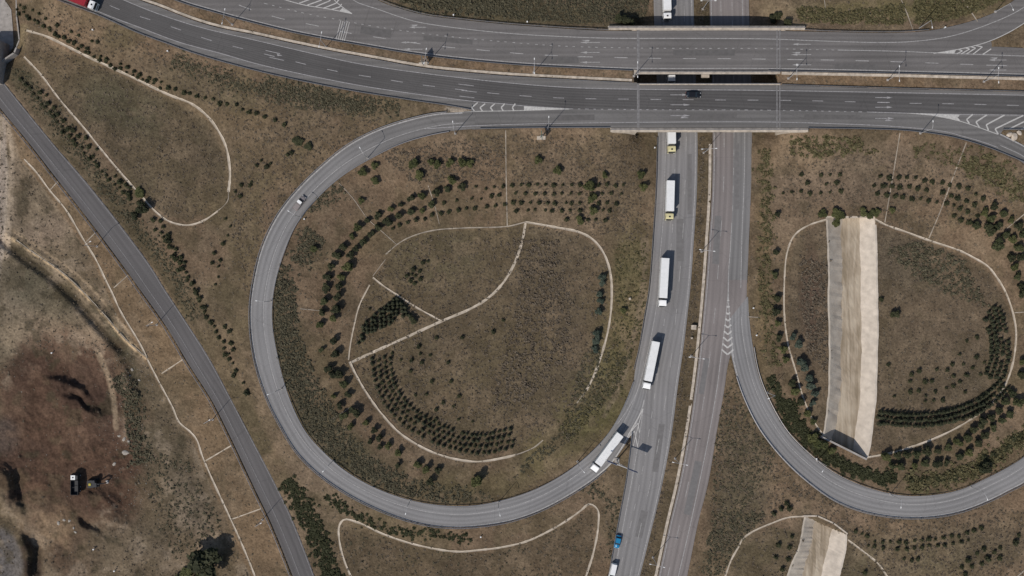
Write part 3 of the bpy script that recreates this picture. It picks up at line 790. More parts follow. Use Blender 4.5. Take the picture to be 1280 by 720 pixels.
# right gore
mkb.tri([(1130, 141.2), (1200, 143.4), (1197, 147), (1201, 151.4), (1165, 144.4)])
mkb.line([(1165, 143.5), (1201, 151.7), (1227, 160.5), (1249, 168.5)], .9, UPZ)
for (a_, u_, l_) in (((1208.3, 149.4), (1216, 142.8), (1211.7, 154.4)), ((1220, 152.4), (1234, 143.3), (1224, 158.9)), ((1232.8, 156), (1255.5, 143.9), (1235.6, 162.8)), ((1244, 161), (1279, 144.4), (1247.8, 167.8))):
    mkb.seg(a_, u_, 1.7); mkb.seg(a_, l_, 1.7)
mkb.seg((1262, 161), (1295, 144.8), 1.7); mkb.seg((1276.7, 161.5), (1300, 150), 1.7)
mkb.obj('gore_markings', M['paint_b'], r_sc)
mk.arrow(982 + 112, 122, 22, 1); mk.arrow(1094, 134, 22, 1); mk.arrow(1094, 148, 24, 1, kind='r')
mk.arrow(838, 118.5, 22, 1); mk.arrow(838, 131, 25, 1); mk.arrow(838, 144.5, 25, 1, kind='r')
mk.seg((1097, 127.7), (1112, 128), .8)
for u0, v0 in ((336, 64), (341, 72.5)): mk.seg((u0 - 4, v0 - 1), (u0 + 14, v0 + 3), .9)
mk.tri([(346, 67), (353, 69.5), (347, 70)])
for u0, v0 in ((573, 105), (577, 113), (574, 120)): mk.seg((u0, v0), (u0 + 19, v0 + 2.2), .8)
mk.obj('lane_markings', M['paint_sc'], r_sc)

mk = Marks()
off = np.array([0.5, -2.6])
mk.line([(q[0] + .6, q[1] - 2.4) for q in NC_S], 1.0, UPZ)
mk.line([(150, -62), (240, -20), (290, 3), (345, 21.5), (395, 32), (435, 41), (477, 47.5), (527, 55), (561, 59), (607, 63), (651, 67), (695, 69.5), (775, 72), (831, 73), (919, 73.4), (1000, 74.5), (1047, 75.2), (1090, 76.3), (1130, 77.5), (1172, 79), (1210, 80.5), (1280, 82.6), (1380, 85)], .9, UPZ, dash=(18, 43.2), phase=10)
mk.line([(330, 4), (384, 17.3), (414, 23), (470, 33.3), (532, 42), (570, 46.5), (640, 53), (702, 57.5), (795, 60), (960, 60.8), (1047, 62.5)], .8, UPZ, dash=(4.5, 9.5))
mk.line([(1047, 62.5), (1120, 64), (1170, 66), (1280, 70), (1380, 73)], .9, UPZ)
mk.line([(400, -60), (442, 0), (455, 6), (470, 10.7), (495, 19.5), (520, 27), (570, 34.8), (640, 42), (700, 45.5), (765, 47.8), (860, 48), (960, 48.7), (1010, 50.5), (1060, 52.3), (1100, 53), (1135, 52.2), (1185, 46), (1235, 30.5), (1280, 9), (1330, -35)], .9, UPZ)
mkb = Marks()
mkb.line([(300, -18), (367.5, 3), (384, 7), (408, 10.7), (440, 17)], .9, UPZ); mkb.line([(395, -35), (418, 0), (427, 8), (440, 17)], .9, UPZ)
mkb.tri([(428, 10), (440, 17), (424, 14)])
for a_, b_, c_ in (((384, 6.5), (402, 0), (404, -3)), ((394, 8.5), (412, 1), (415, -4)), ((404, 10.4), (420, 4), (424, -1)), ((414, 12), (425, 8.5), (427, 5)), ((374, 4), (393, -3), (396, -8))):
    mkb.seg(a_, b_, 1.3); mkb.seg(b_, c_, 1.3)
for k_ in range(5): mkb.seg((426 + 2.7 * k_, 26 + .4 * k_), (420 + 2.6 * k_, 49.5 + .4 * k_), .75)
mkb.line([(1167, 66.7), (1195.6, 62), (1220, 56.7), (1238, 51), (1260, 41), (1280, 29), (1325, -5)], .9, UPZ)
mkb.tri([(1168, 66.2), (1195, 62.4), (1193, 66.5), (1190, 67)])
for a_, b_, c_ in (((1198, 61.6), (1203, 63.6), (1196, 67.3)), ((1207, 59.8), (1212, 61.3), (1201.5, 67.4)), ((1214, 58.4), (1219.5, 60), (1208, 67.5)), ((1220, 57), (1228, 58.6), (1216.5, 67.6))):
    mkb.seg(a_, b_, 1.3); mkb.seg(b_, c_, 1.3)
mkb.seg((1239, 61), (1228.5, 68), 1.3)
mkb.obj('gore_markings', M['paint_b'], r_nc)
mk.arrow(1014, 55.3, 24, -1); mk.arrow(1014, 68.2, 26, -1, kind='l'); mk.arrow(1014, 81, 24, -1); mk.seg((989, 74.3), (1005, 74.5), .8)
mk.arrow(750, 53, 25, -1, kind='l'); mk.arrow(750, 65.5, 25, -1); mk.arrow(750, 77.8, 25, -1); mk.seg((722, 71), (741, 71.3), .8)
mk.arrow(1258, 75, 22, -1, kind='l'); mk.arrow(1258, 87.5, 22, -1); mk.seg((1233, 81.4), (1249, 81.6), .8)
mk.arrow(528, 61.5, 24, -1); mk.arrow(521, 53, 20, -1); mk.arrow(533, 34, 22, -1, kind='l')
mk.obj('lane_markings', M['paint'], r_nc)

mk = Marks()
a, b = ribbon_pts(LO, LI, 4)
tt = np.linspace(0, 1, len(a))
def zline(zf, add=.02): return lambda t: zf(t) + add
def subline(mk, a, b, f, w, zf, add, k0=0, k1=None):
    q = edge_line(a, b, f)[k0:k1]; z = zf(tt_)[k0:k1] + add
    t = np.gradient(q[:, :2], axis=0); t /= np.linalg.norm(t, axis=1)[:, None]; n = np.stack([-t[:, 1], t[:, 0]], 1) * w / 2
    mk.strip(q[:, :2] + n, q[:, :2] - n, z)
tt_ = tt
subline(mk, a, b, .045, 1.6, loop_z, .028, 4, -8); subline(mk, a, b, .62, .75, loop_z, .028, 4, -10)
mk.obj('lane_markings', M['paint'], r_ll)
mk = Marks(); a, b = ribbon_pts(RO, RI, 4); tt_ = np.linspace(0, 1, len(a))
subline(mk, a, b, .05, 1.7, rloop_z, .032, 1, -10); subline(mk, a, b, .63, .75, rloop_z, .032, 1, -4)
mk.obj('lane_markings', M['paint'], r_rl)
mk = Marks()
mk.line([(829, -90), (829, 0), (832, 90), (833, 165), (832, 180), (831, 217), (829, 275), (825, 322), (822, 372), (815, 415), (805, 460), (796, 490), (785, 511), (772, 530)], .8, .0, zl=lambda t: 0 * t + .02)
mk.line([(804, 511), (800, 540), (796, 565), (790, 600), (781, 647), (772, 695), (767, 720), (750, 790)], .9, .02)
mk.line([(841, -90), (842, 0), (844.5, 165), (843, 230), (841, 280), (836, 340), (831, 395), (824, 455), (816, 510), (803, 588), (792, 640), (782, 682), (772, 725), (757, 790)], .7, .02, dash=(11, 23.4), phase=4)
mk.line([(854, -90), (855, 0), (858, 165), (857, 200), (855.5, 255), (852, 315), (847.5, 366), (842, 425), (835.5, 475), (828, 525), (818, 580), (806.5, 633), (795, 685), (784, 735), (771, 790)], .7, .02, dash=(20.5, 54.3), phase=12)
mk.line([(q[0] - 2.6, q[1]) for q in WR], 1.0, .02)
mkb = Marks()
mkb.line([(804, 511), (795, 527), (787, 541), (778, 558), (764, 579), (742, 598)], 1.3, .05)
mkb.line([(804, 511), (799, 528), (794, 548), (791, 560)], .8, .05)
for a_, b_, c_ in (((785, 543), (797.8, 529), (799.3, 541)), ((780, 553), (793.2, 538.5), (797, 558))): mkb.seg(a_, b_, 1.1, .05); mkb.seg(b_, c_, 1.1, .05)
mkb.obj('gore_markings', M['paint_b'], r_w)
mk.obj('lane_markings', M['paint'], r_w)
mk = Marks()
mk.line([(q[0] + 2, q[1]) for q in EL], .8, .02)
mk.line([(900, -90), (901, 0), (905, 165), (905, 214), (902.5, 270), (898.5, 326), (894.5, 380), (888.5, 436), (881, 491), (872, 548), (862, 596), (850.5, 651), (838.5, 703), (820, 790)], .65, .02, dash=(20.5, 55), phase=20)
mk.line([(914, -90), (915, 0), (917.5, 165), (917, 215), (915.3, 267), (914.5, 280)], .6, .02, dash=(10, 23))
mk.line([(914.5, 280), (913, 310), (910.5, 342), (910, 365), (907, 400), (901, 447), (897, 480), (887, 540), (877, 590), (862, 660), (848, 720), (832, 790)], .9, .024)
mk.line([(910.5, 350), (910.5, 372), (913, 410), (917, 447)], 1.3, .026)
mk.line([(926, -90), (928, 0), (930, 100), (931, 180), (930, 230), (927.5, 292), (926, 360)], .8, .02)
mkb = Marks()
for k_ in range(9):
    v_ = 376 + k_ * 8.4; h_ = (v_ - 362) / 85 * 8
    cx_ = 910.3 + (v_ - 376) * -.012
    mkb.seg((cx_ - h_ + .4, v_ - h_ * .8), (cx_, v_), 2.0, .028); mkb.seg((cx_, v_), (cx_ + h_ - .4, v_ - h_ * .8), 2.0, .028)
mkb.obj('gore_markings', M['paint_b'], r_e)
mk.obj('lane_markings', M['paint'], r_e)
mk = Marks(); a, b = ribbon_pts(DL, DR, 4); tt_ = np.linspace(0, 1, len(a))
subline(mk, a, b, .32, .7, flat0, .012); subline(mk, a, b, .94, .9, flat0, .012)
mk.obj('lane_markings', M['paint_w'], r_d)

# repaired patches and sealed cuts in the asphalt
def patches(parent, lst, z, m):
    mb = MB()
    for u_, v_, a_, b_, ang in lst:
        R = Matrix.Rotation(math.radians(ang), 3, 'Z'); c = P(u_, v_, z)
        o_ = [c + R @ Vector((sx_ * a_ / 2, sy_ * b_ / 2, 0)) for sx_, sy_ in ((-1, -1), (1, -1), (1, 1), (-1, 1))]
        mb.add(o_, [(0, 1, 2, 3)])
    return mb.obj('repair_patch', m, parent)
M['patch'] = mat('asphalt_patch', (.165, .155, .148), .9, noise=.12, nscale=.8); M['patch_d'] = mat('asphalt_patch_dark', (.118, .110, .104), .9, noise=.12, nscale=.8)
patches(r_w, [(850, 300, 2.4, 14, 0), (823, 440, 2.2, 10, -8), (823, 560, 2.0, 16, -8), (802, 655, 2.4, 9, -13), (862, 230, 1.4, 20, 0)], .014, M['patch'])
patches(r_e, [(896, 300, 2.2, 16, -3), (880, 470, 1.8, 12, -9), (866, 610, 2.4, 18, -12), (921, 220, 1.6, 22, 0)], .019, M['patch'])
patches(r_nc, [(560, 50, 16, 1.6, -5), (700, 75, 12, 2.2, 0), (880, 66, 20, 1.8, 0), (1070, 84, 14, 2.0, -1), (470, 40, 10, 2.4, -9)], UPZ + .009, M['patch_d'])
patches(r_sc, [(1040, 146, 18, 1.4, -1), (720, 147, 12, 1.8, 1), (890, 145, 16, 1.6, 0)], UPZ + .006, M['patch_d'])

# kerbs along the motorway median
def kerb(name, pts, w_, z, m, h=.15, side=(0, 0), label=None):
    q = spline(pts, 5); t = np.gradient(q, axis=0); t /= np.linalg.norm(t, axis=1)[:, None]; n = np.stack([-t[:, 1], t[:, 0]], 1) * w_ / 2
    o = ribbon(name, None, None, z + h, m, pts=(q + n, q - n), skirt=h + .5, nac=1)
    return struct(o)
kerb('median_kerb', [(q[0], q[1] - 3.6) for q in SC_N[1:16]] , 3.0, UPZ, M['kerb'], .22)
kerb('median_kerb', [(977, 91.5), (1120, 94.3), (1280, 98.5), (1385, 101)], 3.4, UPZ, M['kerb'], .22)
kerb('median_kerb', [(q[0] - 3.2, q[1]) for q in EL if q[1] < 30], 3.4, 0, M['kerb'], .12)
kerb('median_kerb', [(q[0] - 3.2, q[1]) for q in EL if q[1] > 160], 3.4, 0, M['kerb'], .12)

# ---------------------------------------------------------------- drainage ditches (concrete strips laid on the soil)
def ditch(pts, w_=1.8, m='ditch', name='drainage_ditch', lift=.09):
    w_ = w_ * (1.35 if m == 'ditch' else 1.15); q = spline(pts, 4)
    wob = np.array([math.sin(i * .9) * .12 + random.uniform(-.3, .3) for i in range(len(q))])
    t = np.gradient(q, axis=0); t /= np.linalg.norm(t, axis=1)[:, None]; nn = np.stack([-t[:, 1], t[:, 0]], 1)
    hw = (w_ * .5 + wob * w_ * .35)[:, None]
    vs = []; fs = []
    for i in range(len(q)):
        zc = surf(*q[i])
        for f, dz in ((-1, lift), (-.35, lift - .07), (.35, lift - .07), (1, lift)):
            p = q[i] + nn[i] * hw[i] * f; zz = max(zc, surf(*p)) if abs(f) == 1 else zc
            vs.append(P(p[0], p[1], zz + dz + .03))
        for f in (-1, 1):
            p = q[i] + nn[i] * hw[i] * f; vs.append(P(p[0], p[1], zc - .5))
    for i in range(len(q) - 1):
        a0, b0 = i * 6, (i + 1) * 6
        for j in range(3): fs.append((a0 + j, a0 + j + 1, b0 + j + 1, b0 + j))
        fs += [(a0 + 4, a0, b0, b0 + 4), (a0 + 3, a0 + 5, b0 + 5, b0 + 3)]
    o = MB().add(vs, fs).obj(name, M[m]); return struct(o)
DITCH = [
    ([(632, 163), (632.6, 220), (634, 282)], 1.1, 'ditch_thin'),
    ([(482, 318), (500, 303), (520, 293.5), (545, 287.5), (580, 285), (634, 283), (657, 277.5)], 1.3, 'ditch_thin'),
    ([(657, 277.5), (675, 280.5), (700, 285), (722, 289.5), (738, 297), (750, 309), (758.5, 325), (763.5, 345), (764.5, 375), (761, 408), (753, 440), (743, 468), (733, 488)], 2.1, 'ditch'), ([(733, 488), (727, 496), (721, 504)], 1.2, 'ditch_thin'),
    ([(679, 550), (668, 559), (655, 565), (645, 568.5)], 1.2, 'ditch_thin'), ([(645, 568.5), (635, 571), (600, 577), (575, 575), (545, 567), (520, 555), (498, 540), (475, 515), (456, 488), (442, 463), (437, 452)], 2.0, 'ditch'),
    ([(657, 278), (653, 300), (645, 325), (630, 352), (612, 371), (590, 385), (553, 401), (500, 425), (458, 444), (437, 454)], 2.3, 'ditch'),
    ([(466, 347), (480, 358), (500, 371), (520, 384), (553, 402)], 1.6, 'ditch'),
    ([(462, 356), (449, 382), (443, 405), (438, 430), (435.5, 450)], 1.4, 'ditch'),
    ([(424, 229), (441, 248), (460, 274), (478, 290), (496, 306)], .9, 'ditch_thin'), ([(535, 232), (543, 256), (549, 280)], .9, 'ditch_thin'),
    ([(375, 386), (400, 388.5)], .9, 'ditch_thin'), ([(412, 526), (438, 509)], .9, 'ditch_thin'), ([(482, 324), (466, 345)], .9, 'ditch_thin'),
    ([(33, 38), (58, 45.5), (80, 56), (110, 71), (160, 94), (210, 118), (240, 130), (258, 144), (272, 162), (282, 182), (286, 200), (287.5, 220), (285.5, 240)], 2.2, 'ditch'),
    ([(285.5, 240), (285, 250), (279, 258), (270, 265)], .9, 'ditch_thin'),
    ([(30, 71), (50, 92), (75, 125), (105, 160), (125, 185), (150, 215), (175, 243), (195, 265), (212, 277), (235, 281.5), (255, 275.5), (272, 264)], 1.7, 'ditch'),
    ([(30, 199), (45, 215), (62, 238), (82, 262), (104, 299), (120, 325), (131, 348), (140, 366), (150, 388), (175, 430), (187, 455), (200, 480), (215, 508), (224, 528), (238, 540), (246, 550), (252, 568), (262, 592), (285, 642), (300, 675), (318, 719), (335, 770)], 1.6, 'ditch'),
    ([(20, 300), (45, 318), (72, 336), (100, 361), (130, 393), (157, 424), (184, 448)], 1.1, 'ditch_thin'),
    ([(62, 238), (73, 226)], 1.0, 'ditch_thin'), ([(107, 303), (120, 290)], 1.0, 'ditch_thin'), ([(142, 360), (160, 344)], 1.0, 'ditch_thin'), ([(202, 467), (229, 449)], 1.1, 'ditch'), ([(257, 576), (289, 557)], 1.1, 'ditch'), ([(290, 649), (326, 636)], 1.1, 'ditch'),
    ([(439, 722), (430, 700), (424, 675), (424, 657), (430, 649.5), (447, 653), (480, 668), (520, 681), (570, 689.5), (600, 687.5), (625, 684.5), (660, 676), (700, 656), (725, 639), (737, 630), (747, 637), (748, 655), (742, 690), (732, 722)], 1.8, 'ditch'),
    ([(1034, 274), (1010, 282), (993, 294), (984, 315), (980.5, 350), (980.5, 395), (985, 430), (995, 465), (1005, 500), (1018, 528), (1028, 542)], 1.5, 'ditch'),
    ([(1094, 274), (1107, 281), (1130, 289), (1160, 300), (1200, 313.5), (1217, 322), (1235, 333), (1244, 344), (1256, 363), (1265, 387), (1270, 412), (1269, 437), (1264, 462), (1255, 484), (1240, 504), (1220, 520), (1190, 538), (1150, 555), (1110, 567), (1083, 572)], 1.8, 'ditch'),
    ([(1125, 166), (1121, 190), (1117, 215), (1106, 278)], 1.1, 'ditch_thin'), ([(1208, 178), (1190, 225), (1175, 265), (1161, 298)], 1.1, 'ditch_thin'), ([(1285, 264), (1258, 286)], 1.0, 'ditch_thin'), ([(1268, 391), (1284, 390)], 1.0, 'ditch_thin'),
    ([(1120, -15), (1133, 15), (1141, 37)], 1.1, 'ditch_thin'), ([(1197, -15), (1206, 3), (1222, 27)], 1.1, 'ditch_thin'), ([(1029, -10), (1033, 18)], 1.0, 'ditch_thin'),
    ([(906, 722), (914, 700), (924, 682), (928, 674), (940, 665), (965, 654), (985, 647), (1007, 645.5)], 1.5, 'ditch'),
    ([(1060, 675), (1080, 690), (1098, 705), (1110, 722)], 1.6, 'ditch'), ([(1268, 724), (1284, 710)], 1.3, 'ditch_thin'),
    ([(935, 396), (950, 397)], 1.0, 'ditch_thin'),
]
for p_, w_, m_ in DITCH: ditch(p_, w_, m_)

# ---------------------------------------------------------------- lined canal
def canal(sets, name, top, bed, rise=0.0):
    W_, A_, B_, E_ = [resamp(spline(x, 4), n=60) for x in sets]
    rr_ = random.Random(len(name))
    for arr, amp in ((W_, .35), (A_, 1.3), (B_, .5), (E_, .35)):
        ph = rr_.uniform(0, 6); x = 0
        for i in range(60):
            x = x * .6 + rr_.uniform(-1, 1) * amp; arr[i, 0] += x + math.sin(i * .4 + ph) * amp * .6
    c = D.objects.new(name, None); COL.objects.link(c); struct(c)
    def band(nm, a, b, za, zb, m, nj=6, rough_=0.0):
        vs = []; fs = []
        for i in range(60):
            for j in range(nj + 1):
                q = a[i] + (b[i] - a[i]) * j / nj; z = za + (zb - za) * j / nj + (random.uniform(-rough_, rough_) if 0 < j < nj else 0)
                vs.append(P(q[0], q[1], z))
        for i in range(59):
            for j in range(nj):
                fs.append((i * (nj + 1) + j, (i + 1) * (nj + 1) + j, (i + 1) * (nj + 1) + j + 1, i * (nj + 1) + j + 1))
        o = MB().add(vs, fs).obj(nm, m, c)
        if o.data.polygons[0].normal.z < 0: o.data.flip_normals()
        return o
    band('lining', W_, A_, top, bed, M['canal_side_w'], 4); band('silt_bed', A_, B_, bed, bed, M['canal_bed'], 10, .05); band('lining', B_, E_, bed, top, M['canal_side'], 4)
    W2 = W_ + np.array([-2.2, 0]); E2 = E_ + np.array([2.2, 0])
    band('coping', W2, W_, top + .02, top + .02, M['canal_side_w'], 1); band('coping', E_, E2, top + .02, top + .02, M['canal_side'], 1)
    return c
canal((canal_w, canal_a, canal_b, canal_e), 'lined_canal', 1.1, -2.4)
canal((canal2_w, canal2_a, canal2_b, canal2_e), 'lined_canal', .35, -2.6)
def wall(pts, z0, z1, th, name, m, label, cat, parent=None):
    mb = MB(); q = [P(u_, v_, z1) for u_, v_ in pts]
    for a_, b_ in zip(q[:-1], q[1:]):
        d = (b_ - a_); L_ = d.length; R = Matrix.Rotation(math.atan2(d.y, d.x), 3, 'Z')
        c_ = (a_ + b_) / 2; mb.box((c_.x, c_.y, (z0 + z1) / 2), (L_ + th * .6, th, z1 - z0), R)
    o = mb.obj(name, m, parent)
    return tag(o, label, cat) if label else o
wall([(1027, 546), (1083, 574)], -4.5, 2.2, .6, 'headwall', M['concrete_g'], 'low grey concrete headwall closing the south end of the pale canal', 'wall')
wall([(1032, 271), (1097, 271)], -4.5, 1.2, .5, 'headwall', M['concrete'], 'concrete headwall under bushes at the north end of the pale canal', 'wall')
wall([(1005, 645), (1022, 645), (1042, 654), (1059, 667)], -4.5, .6, .5, 'headwall', M['concrete'], 'pale concrete headwall where the southern canal piece begins', 'wall')
wall([(-30, 97), (17.5, 66), (20, 60)], -5, .9, .5, 'underpass_wall', M['concrete_g'], 'grey concrete portal wall where the service road dips under the side road', 'wall')
wall([(-14, 58), (-14, 96)], -5, 2.6, 7.0, 'unseen_shade_block', M['concrete_g'], 'unseen concrete block added past the left edge to shade the underpass mouth', 'wall')  # block added out of view to cast a shadow on the service road
wall([(19, -60), (20.5, 20), (24, 50), (19, 62)], -5, -2.6, .4, 'retaining_wall', M['concrete_g'], 'low concrete retaining wall along the sunken service road', 'wall')

# ---------------------------------------------------------------- bridges
def bridge(name, v0, v1, label, north):
    b = thing(name, label, 'bridge', (0, 0, 0))
    x0 = P(796.5, 0, UPZ).x; x1 = P(975.5, 0, UPZ).x; y0 = P(0, v1, UPZ).y; y1 = P(0, v0, UPZ).y
    cx, cy = (x0 + x1) / 2, (y0 + y1) / 2
    MB().box((cx, cy, UPZ - .12 - .25), (x1 - x0, y1 - y0, .5)).obj('deck', M['concrete_g'], b)
    n = 8
    for i in range(n):
        yy = y0 + 1 + (y1 - y0 - 2) * i / (n - 1)
        mb = MB().box((cx, yy, UPZ - 1.12), (x1 - x0 - .4, .35, 1.0)); mb.box((cx, yy, UPZ - 1.7), (x1 - x0 - .4, .7, .18)); mb.obj('girder', M['concrete_g'], b)
    for xx in (x0 - .9, x1 + .9):
        MB().box((xx, cy, (UPZ - .15) / 2 - .5), (1.6, y1 - y0 + .5, UPZ + .7)).obj('abutment', M['concrete'], b)
    px = P(882, 0, 6).x
    capn = y1 - .6; caps = (P(0, 96.5, 6).y if north else y0 + .6)
    mb = MB().box((px, (capn + caps) / 2, 5.35), (2.6, capn - caps, .5)); mb.box((px, (capn + caps) / 2, 4.95), (1.9, capn - caps, .5)); mb.obj('pier_cap', M['concrete'], b)
    for i in range(4):
        yy = caps + 1.2 + (capn - caps - 2.4) * i / 3
        MB().tube((px, yy, -.6), (px, yy, 4.8), .5, n=16).obj('pier', M['concrete_g'], b)
    for u_ in (796.9, 798.6, 971.2, 974.8):
        xx = P(u_, 0, UPZ).x
        MB().box((xx, cy, UPZ + .02), (.34, y1 - y0 - .6, .05)).obj('expansion_joint', M['paint_w'], b)
    return b, x0, x1
bn, x0, x1 = bridge('road_bridge', 36.5, 92.5, 'northern concrete motorway bridge over the lower road, with a median pier cap showing', True)
bs, _, _ = bridge('road_bridge', 104, 163, 'southern concrete motorway bridge over the lower road, under the black car', False)
def parapet(b, v, u0_, u1_, z=UPZ, w_=.9, rail=True):
    xa = P(u0_, 0, z).x; xb = P(u1_, 0, z).x; y = P(0, v, z).y
    MB().box(((xa + xb) / 2, y, z - .05), (xb - xa, w_, .6)).obj('parapet_kerb', M['concrete'], b)
    if rail:
        p = MB().box(((xa + xb) / 2, y, z + .95), (xb - xa, .12, .08)).box(((xa + xb) / 2, y, z + .6), (xb - xa, .06, .06))
        n = int((xb - xa) / 3)
        for i in range(n + 1): p.box((xa + (xb - xa) * i / n, y, z + .6), (.1, .1, .74))
        p.obj('railing', M['steel'], b)
parapet(bn, 35, 760, 1006, w_=1.25); parapet(bn, 90.6, 799, 975, w_=.95)
parapet(bs, 105.2, 799, 975, w_=.5); parapet(bs, 162.6, 763, 1010, w_=1.3)
for b_, v_, ua, ub in ((bn, 33.6, 762, 796), (bn, 33.6, 976, 1004), (bs, 164.4, 765, 796), (bs, 164.4, 976, 1008)):
    xa = P(ua, 0, UPZ).x; xb = P(ub, 0, UPZ).x; y = P(0, v_, UPZ).y
    MB().box(((xa + xb) / 2, y, 3.0), (xb - xa, .45, 8.6)).obj('wing_wall', M['concrete'], b_)

# ---------------------------------------------------------------- guardrails
def guardrail(pts, zf, label, post=4.0, cut=None):
    q = spline(pts, 4)
    if callable(zf): w3 = [P(a_[0], a_[1], zf(a_[0], a_[1])) for a_ in q]
    elif zf == 'line': w3 = [P(a_[0], a_[1], a_[2]) for a_ in q]
    else: w3 = [P(a_[0], a_[1], zf) for a_ in q]
    d = [0]
    for a_, b_ in zip(w3[:-1], w3[1:]): d.append(d[-1] + (b_ - a_).length)
    base = w3[len(w3) // 2]
    t = thing('guardrail', label, 'guardrail', base)
    vs = []; fs = []; n = len(w3)
    prof = [(-.04, .44), (.05, .50), (-.02, .60), (.05, .70), (-.04, .78), (-.08, .78), (-.08, .44)]
    for i in range(n):
        tg = (w3[min(i + 1, n - 1)] - w3[max(i - 1, 0)]).normalized(); nn = Vector((-tg.y, tg.x, 0)).normalized()
        for a_, h_ in prof: vs.append(w3[i] - base + nn * a_ * 1.3 + Vector((0, 0, h_)))
    m_ = len(prof)
    for i in range(n - 1):
        for j in range(m_): fs.append((i * m_ + j, i * m_ + (j + 1) % m_, (i + 1) * m_ + (j + 1) % m_, (i + 1) * m_ + j))
    MB().add(vs, fs).obj('rail', M['steel'], t)
    post = max(post, d[-1] / 95)
    pm = None; s_ = 0
    D_ = np.array(d); W = np.array([list(x) for x in w3])
    while s_ <= d[-1]:
        p = Vector([np.interp(s_, D_, W[:, k_]) for k_ in range(3)]) - base
        if pm is None:
            pm = MB().box((0, 0, .2), (.12, .16, 1.1)).obj('post', M['steel'], t); o = pm
        else:
            o = pm.copy(); COL.objects.link(o); o.parent = t
        o.location = p; s_ += post
    return t
guardrail(SC_S[1:] , UPZ, 'steel guardrail on the grassy south edge of the dark carriageway, ending at the left gore')
guardrail([(600, 160.6), (640, 160.2), (700, 159.6), (762, 159.4)], UPZ, 'steel guardrail between the loop exit lane and the grass, west of the bridge')
guardrail([(1010, 160.2), (1085, 161.4), (1135, 163.6), (1182, 169.8), (1208, 176), (1232, 183.5), (1252, 191), (1285, 205)], UPZ, 'steel guardrail curving round the exit towards the right loop, east of the bridge')
guardrail([(q[0], q[1] + .8) for q in NC_S[1:11]], UPZ, 'steel guardrail on the median beside the northern carriageway, west of the bridge')
guardrail([(q[0], q[1] + .8) for q in NC_S[11:]] , UPZ, 'steel guardrail on the median beside the northern carriageway, east of the bridge')
guardrail([(977, 106), (1085, 109.3), (1280, 114.4), (1385, 117)], UPZ, 'steel guardrail on the median beside the dark southern carriageway, east of the bridge')
guardrail([(q[0], q[1] + .1) for q in SC_N[1:16]], UPZ, 'steel guardrail on the beige kerb beside the dark southern carriageway, west of the bridge')
guardrail([(472, -1), (495, 8), (532, 18), (570, 23), (640, 30), (740, 36.6), (760, 37.4)], UPZ, 'steel guardrail on the scrubby north edge of the motorway, west of the bridge')
guardrail([(1006, 37.6), (1035, 39), (1120, 40), (1160, 37.6)], UPZ, 'steel guardrail on the north edge of the motorway, east of the bridge')
guardrail([(1254, 161.6), (1320, 161.4), (1385, 161.4)], UPZ, 'steel guardrail starting at the tip of the right chevron gore')
guardrail([(-3 + q[0], q[1]) for q in DL[1:]][:-1], lambda a_, b_: 0.0, 'steel guardrail along the west edge of the diagonal side road', post=5)
a, b = ribbon_pts(LO, LI, 6); tt_ = np.linspace(0, 1, len(a)); q = edge_line(a, b, 1.03); zz = loop_z(tt_)
guardrail([(q[i][0], q[i][1], zz[i]) for i in range(len(a)) if i % 3 == 0 and 3 < i < len(a) - 6], 'line', 'steel guardrail round the inner edge of the left loop road', post=4)
q = edge_line(a, b, -.02)
guardrail([(q[i][0], q[i][1], zz[i]) for i in range(len(a)) if i % 3 == 0 and 3 < i < len(a) - 22], 'line', 'steel guardrail round the outer edge of the left loop road', post=4)
a, b = ribbon_pts(RO, RI, 6); tt_ = np.linspace(0, 1, len(a)); q = edge_line(a, b, 1.03); zz = rloop_z(tt_)
guardrail([(q[i][0], q[i][1], zz[i]) for i in range(len(a)) if i % 3 == 0 and 60 < i < len(a) - 12], 'line', 'steel guardrail round the inner edge of the right loop road', post=4)
q = edge_line(a, b, -.02)
guardrail([(q[i][0], q[i][1], zz[i]) for i in range(len(a)) if i % 3 == 0 and 60 < i < len(a) - 12], 'line', 'steel guardrail round the outer edge of the right loop road', post=4)
guardrail([(790, 540), (786.5, 570), (782, 602), (775, 640), (769, 672), (760, 722)], 0.0, 'steel guardrail on the west shoulder of the lower road, beside the blue car')
guardrail([(821.5, 172), (820, 230), (816.3, 292), (811, 360), (805, 397), (798, 437), (792, 462)], 0.0, 'steel guardrail west of the truck queue, between bridge and loop entry')

# ---------------------------------------------------------------- street lamps
def lamp_proto(double, h):
    t = thing('street_lamp', 'x', 'street lamp')
    MB().tube((0, 0, -.3), (0, 0, h), .13, .07, 10).obj('pole', M['steel_l'], t)
    MB().box((0, 0, .06), (.7, .7, .24)).obj('base', M['concrete_g'], t, .02)
    for s in ((-1, 1) if double else (1,)):
        mb = MB().tube((0, 0, h - .15), (s * 1.1, 0, h + .18), .05, .05, 8); mb.tube((s * 1.1, 0, h + .18), (s * 2.0, 0, h + .22), .05, .045, 8)
        mb.obj('arm', M['steel_l'], t)
        MB().box((s * 2.25, 0, h + .22), (.7, .28, .14), None, .8).obj('lamp_head', M['lamp_white'], t, .03)
    return t
LD = lamp_proto(True, 10.0); LS_ = lamp_proto(False, 10.0)
first = {True: True, False: True}
def lamp(hu, hv, z0, rz, label, double=True, arm=0.0, group=None, h=10.0):
    """hu, hv: where the lamp's top shows in the photo"""
    p = P(hu, hv, z0 + h); p.z = z0
    pr = LD if double else LS_
    if first[double]:
        first[double] = False; o = pr; o.location = p; o.rotation_euler = (0, 0, rz); o['label'] = label
        if group: o['group'] = group
    else: o = dup(pr, p, rz, label, group)
    return o
g_ = 'double armed street lamps on the medians'
H90 = math.pi / 2
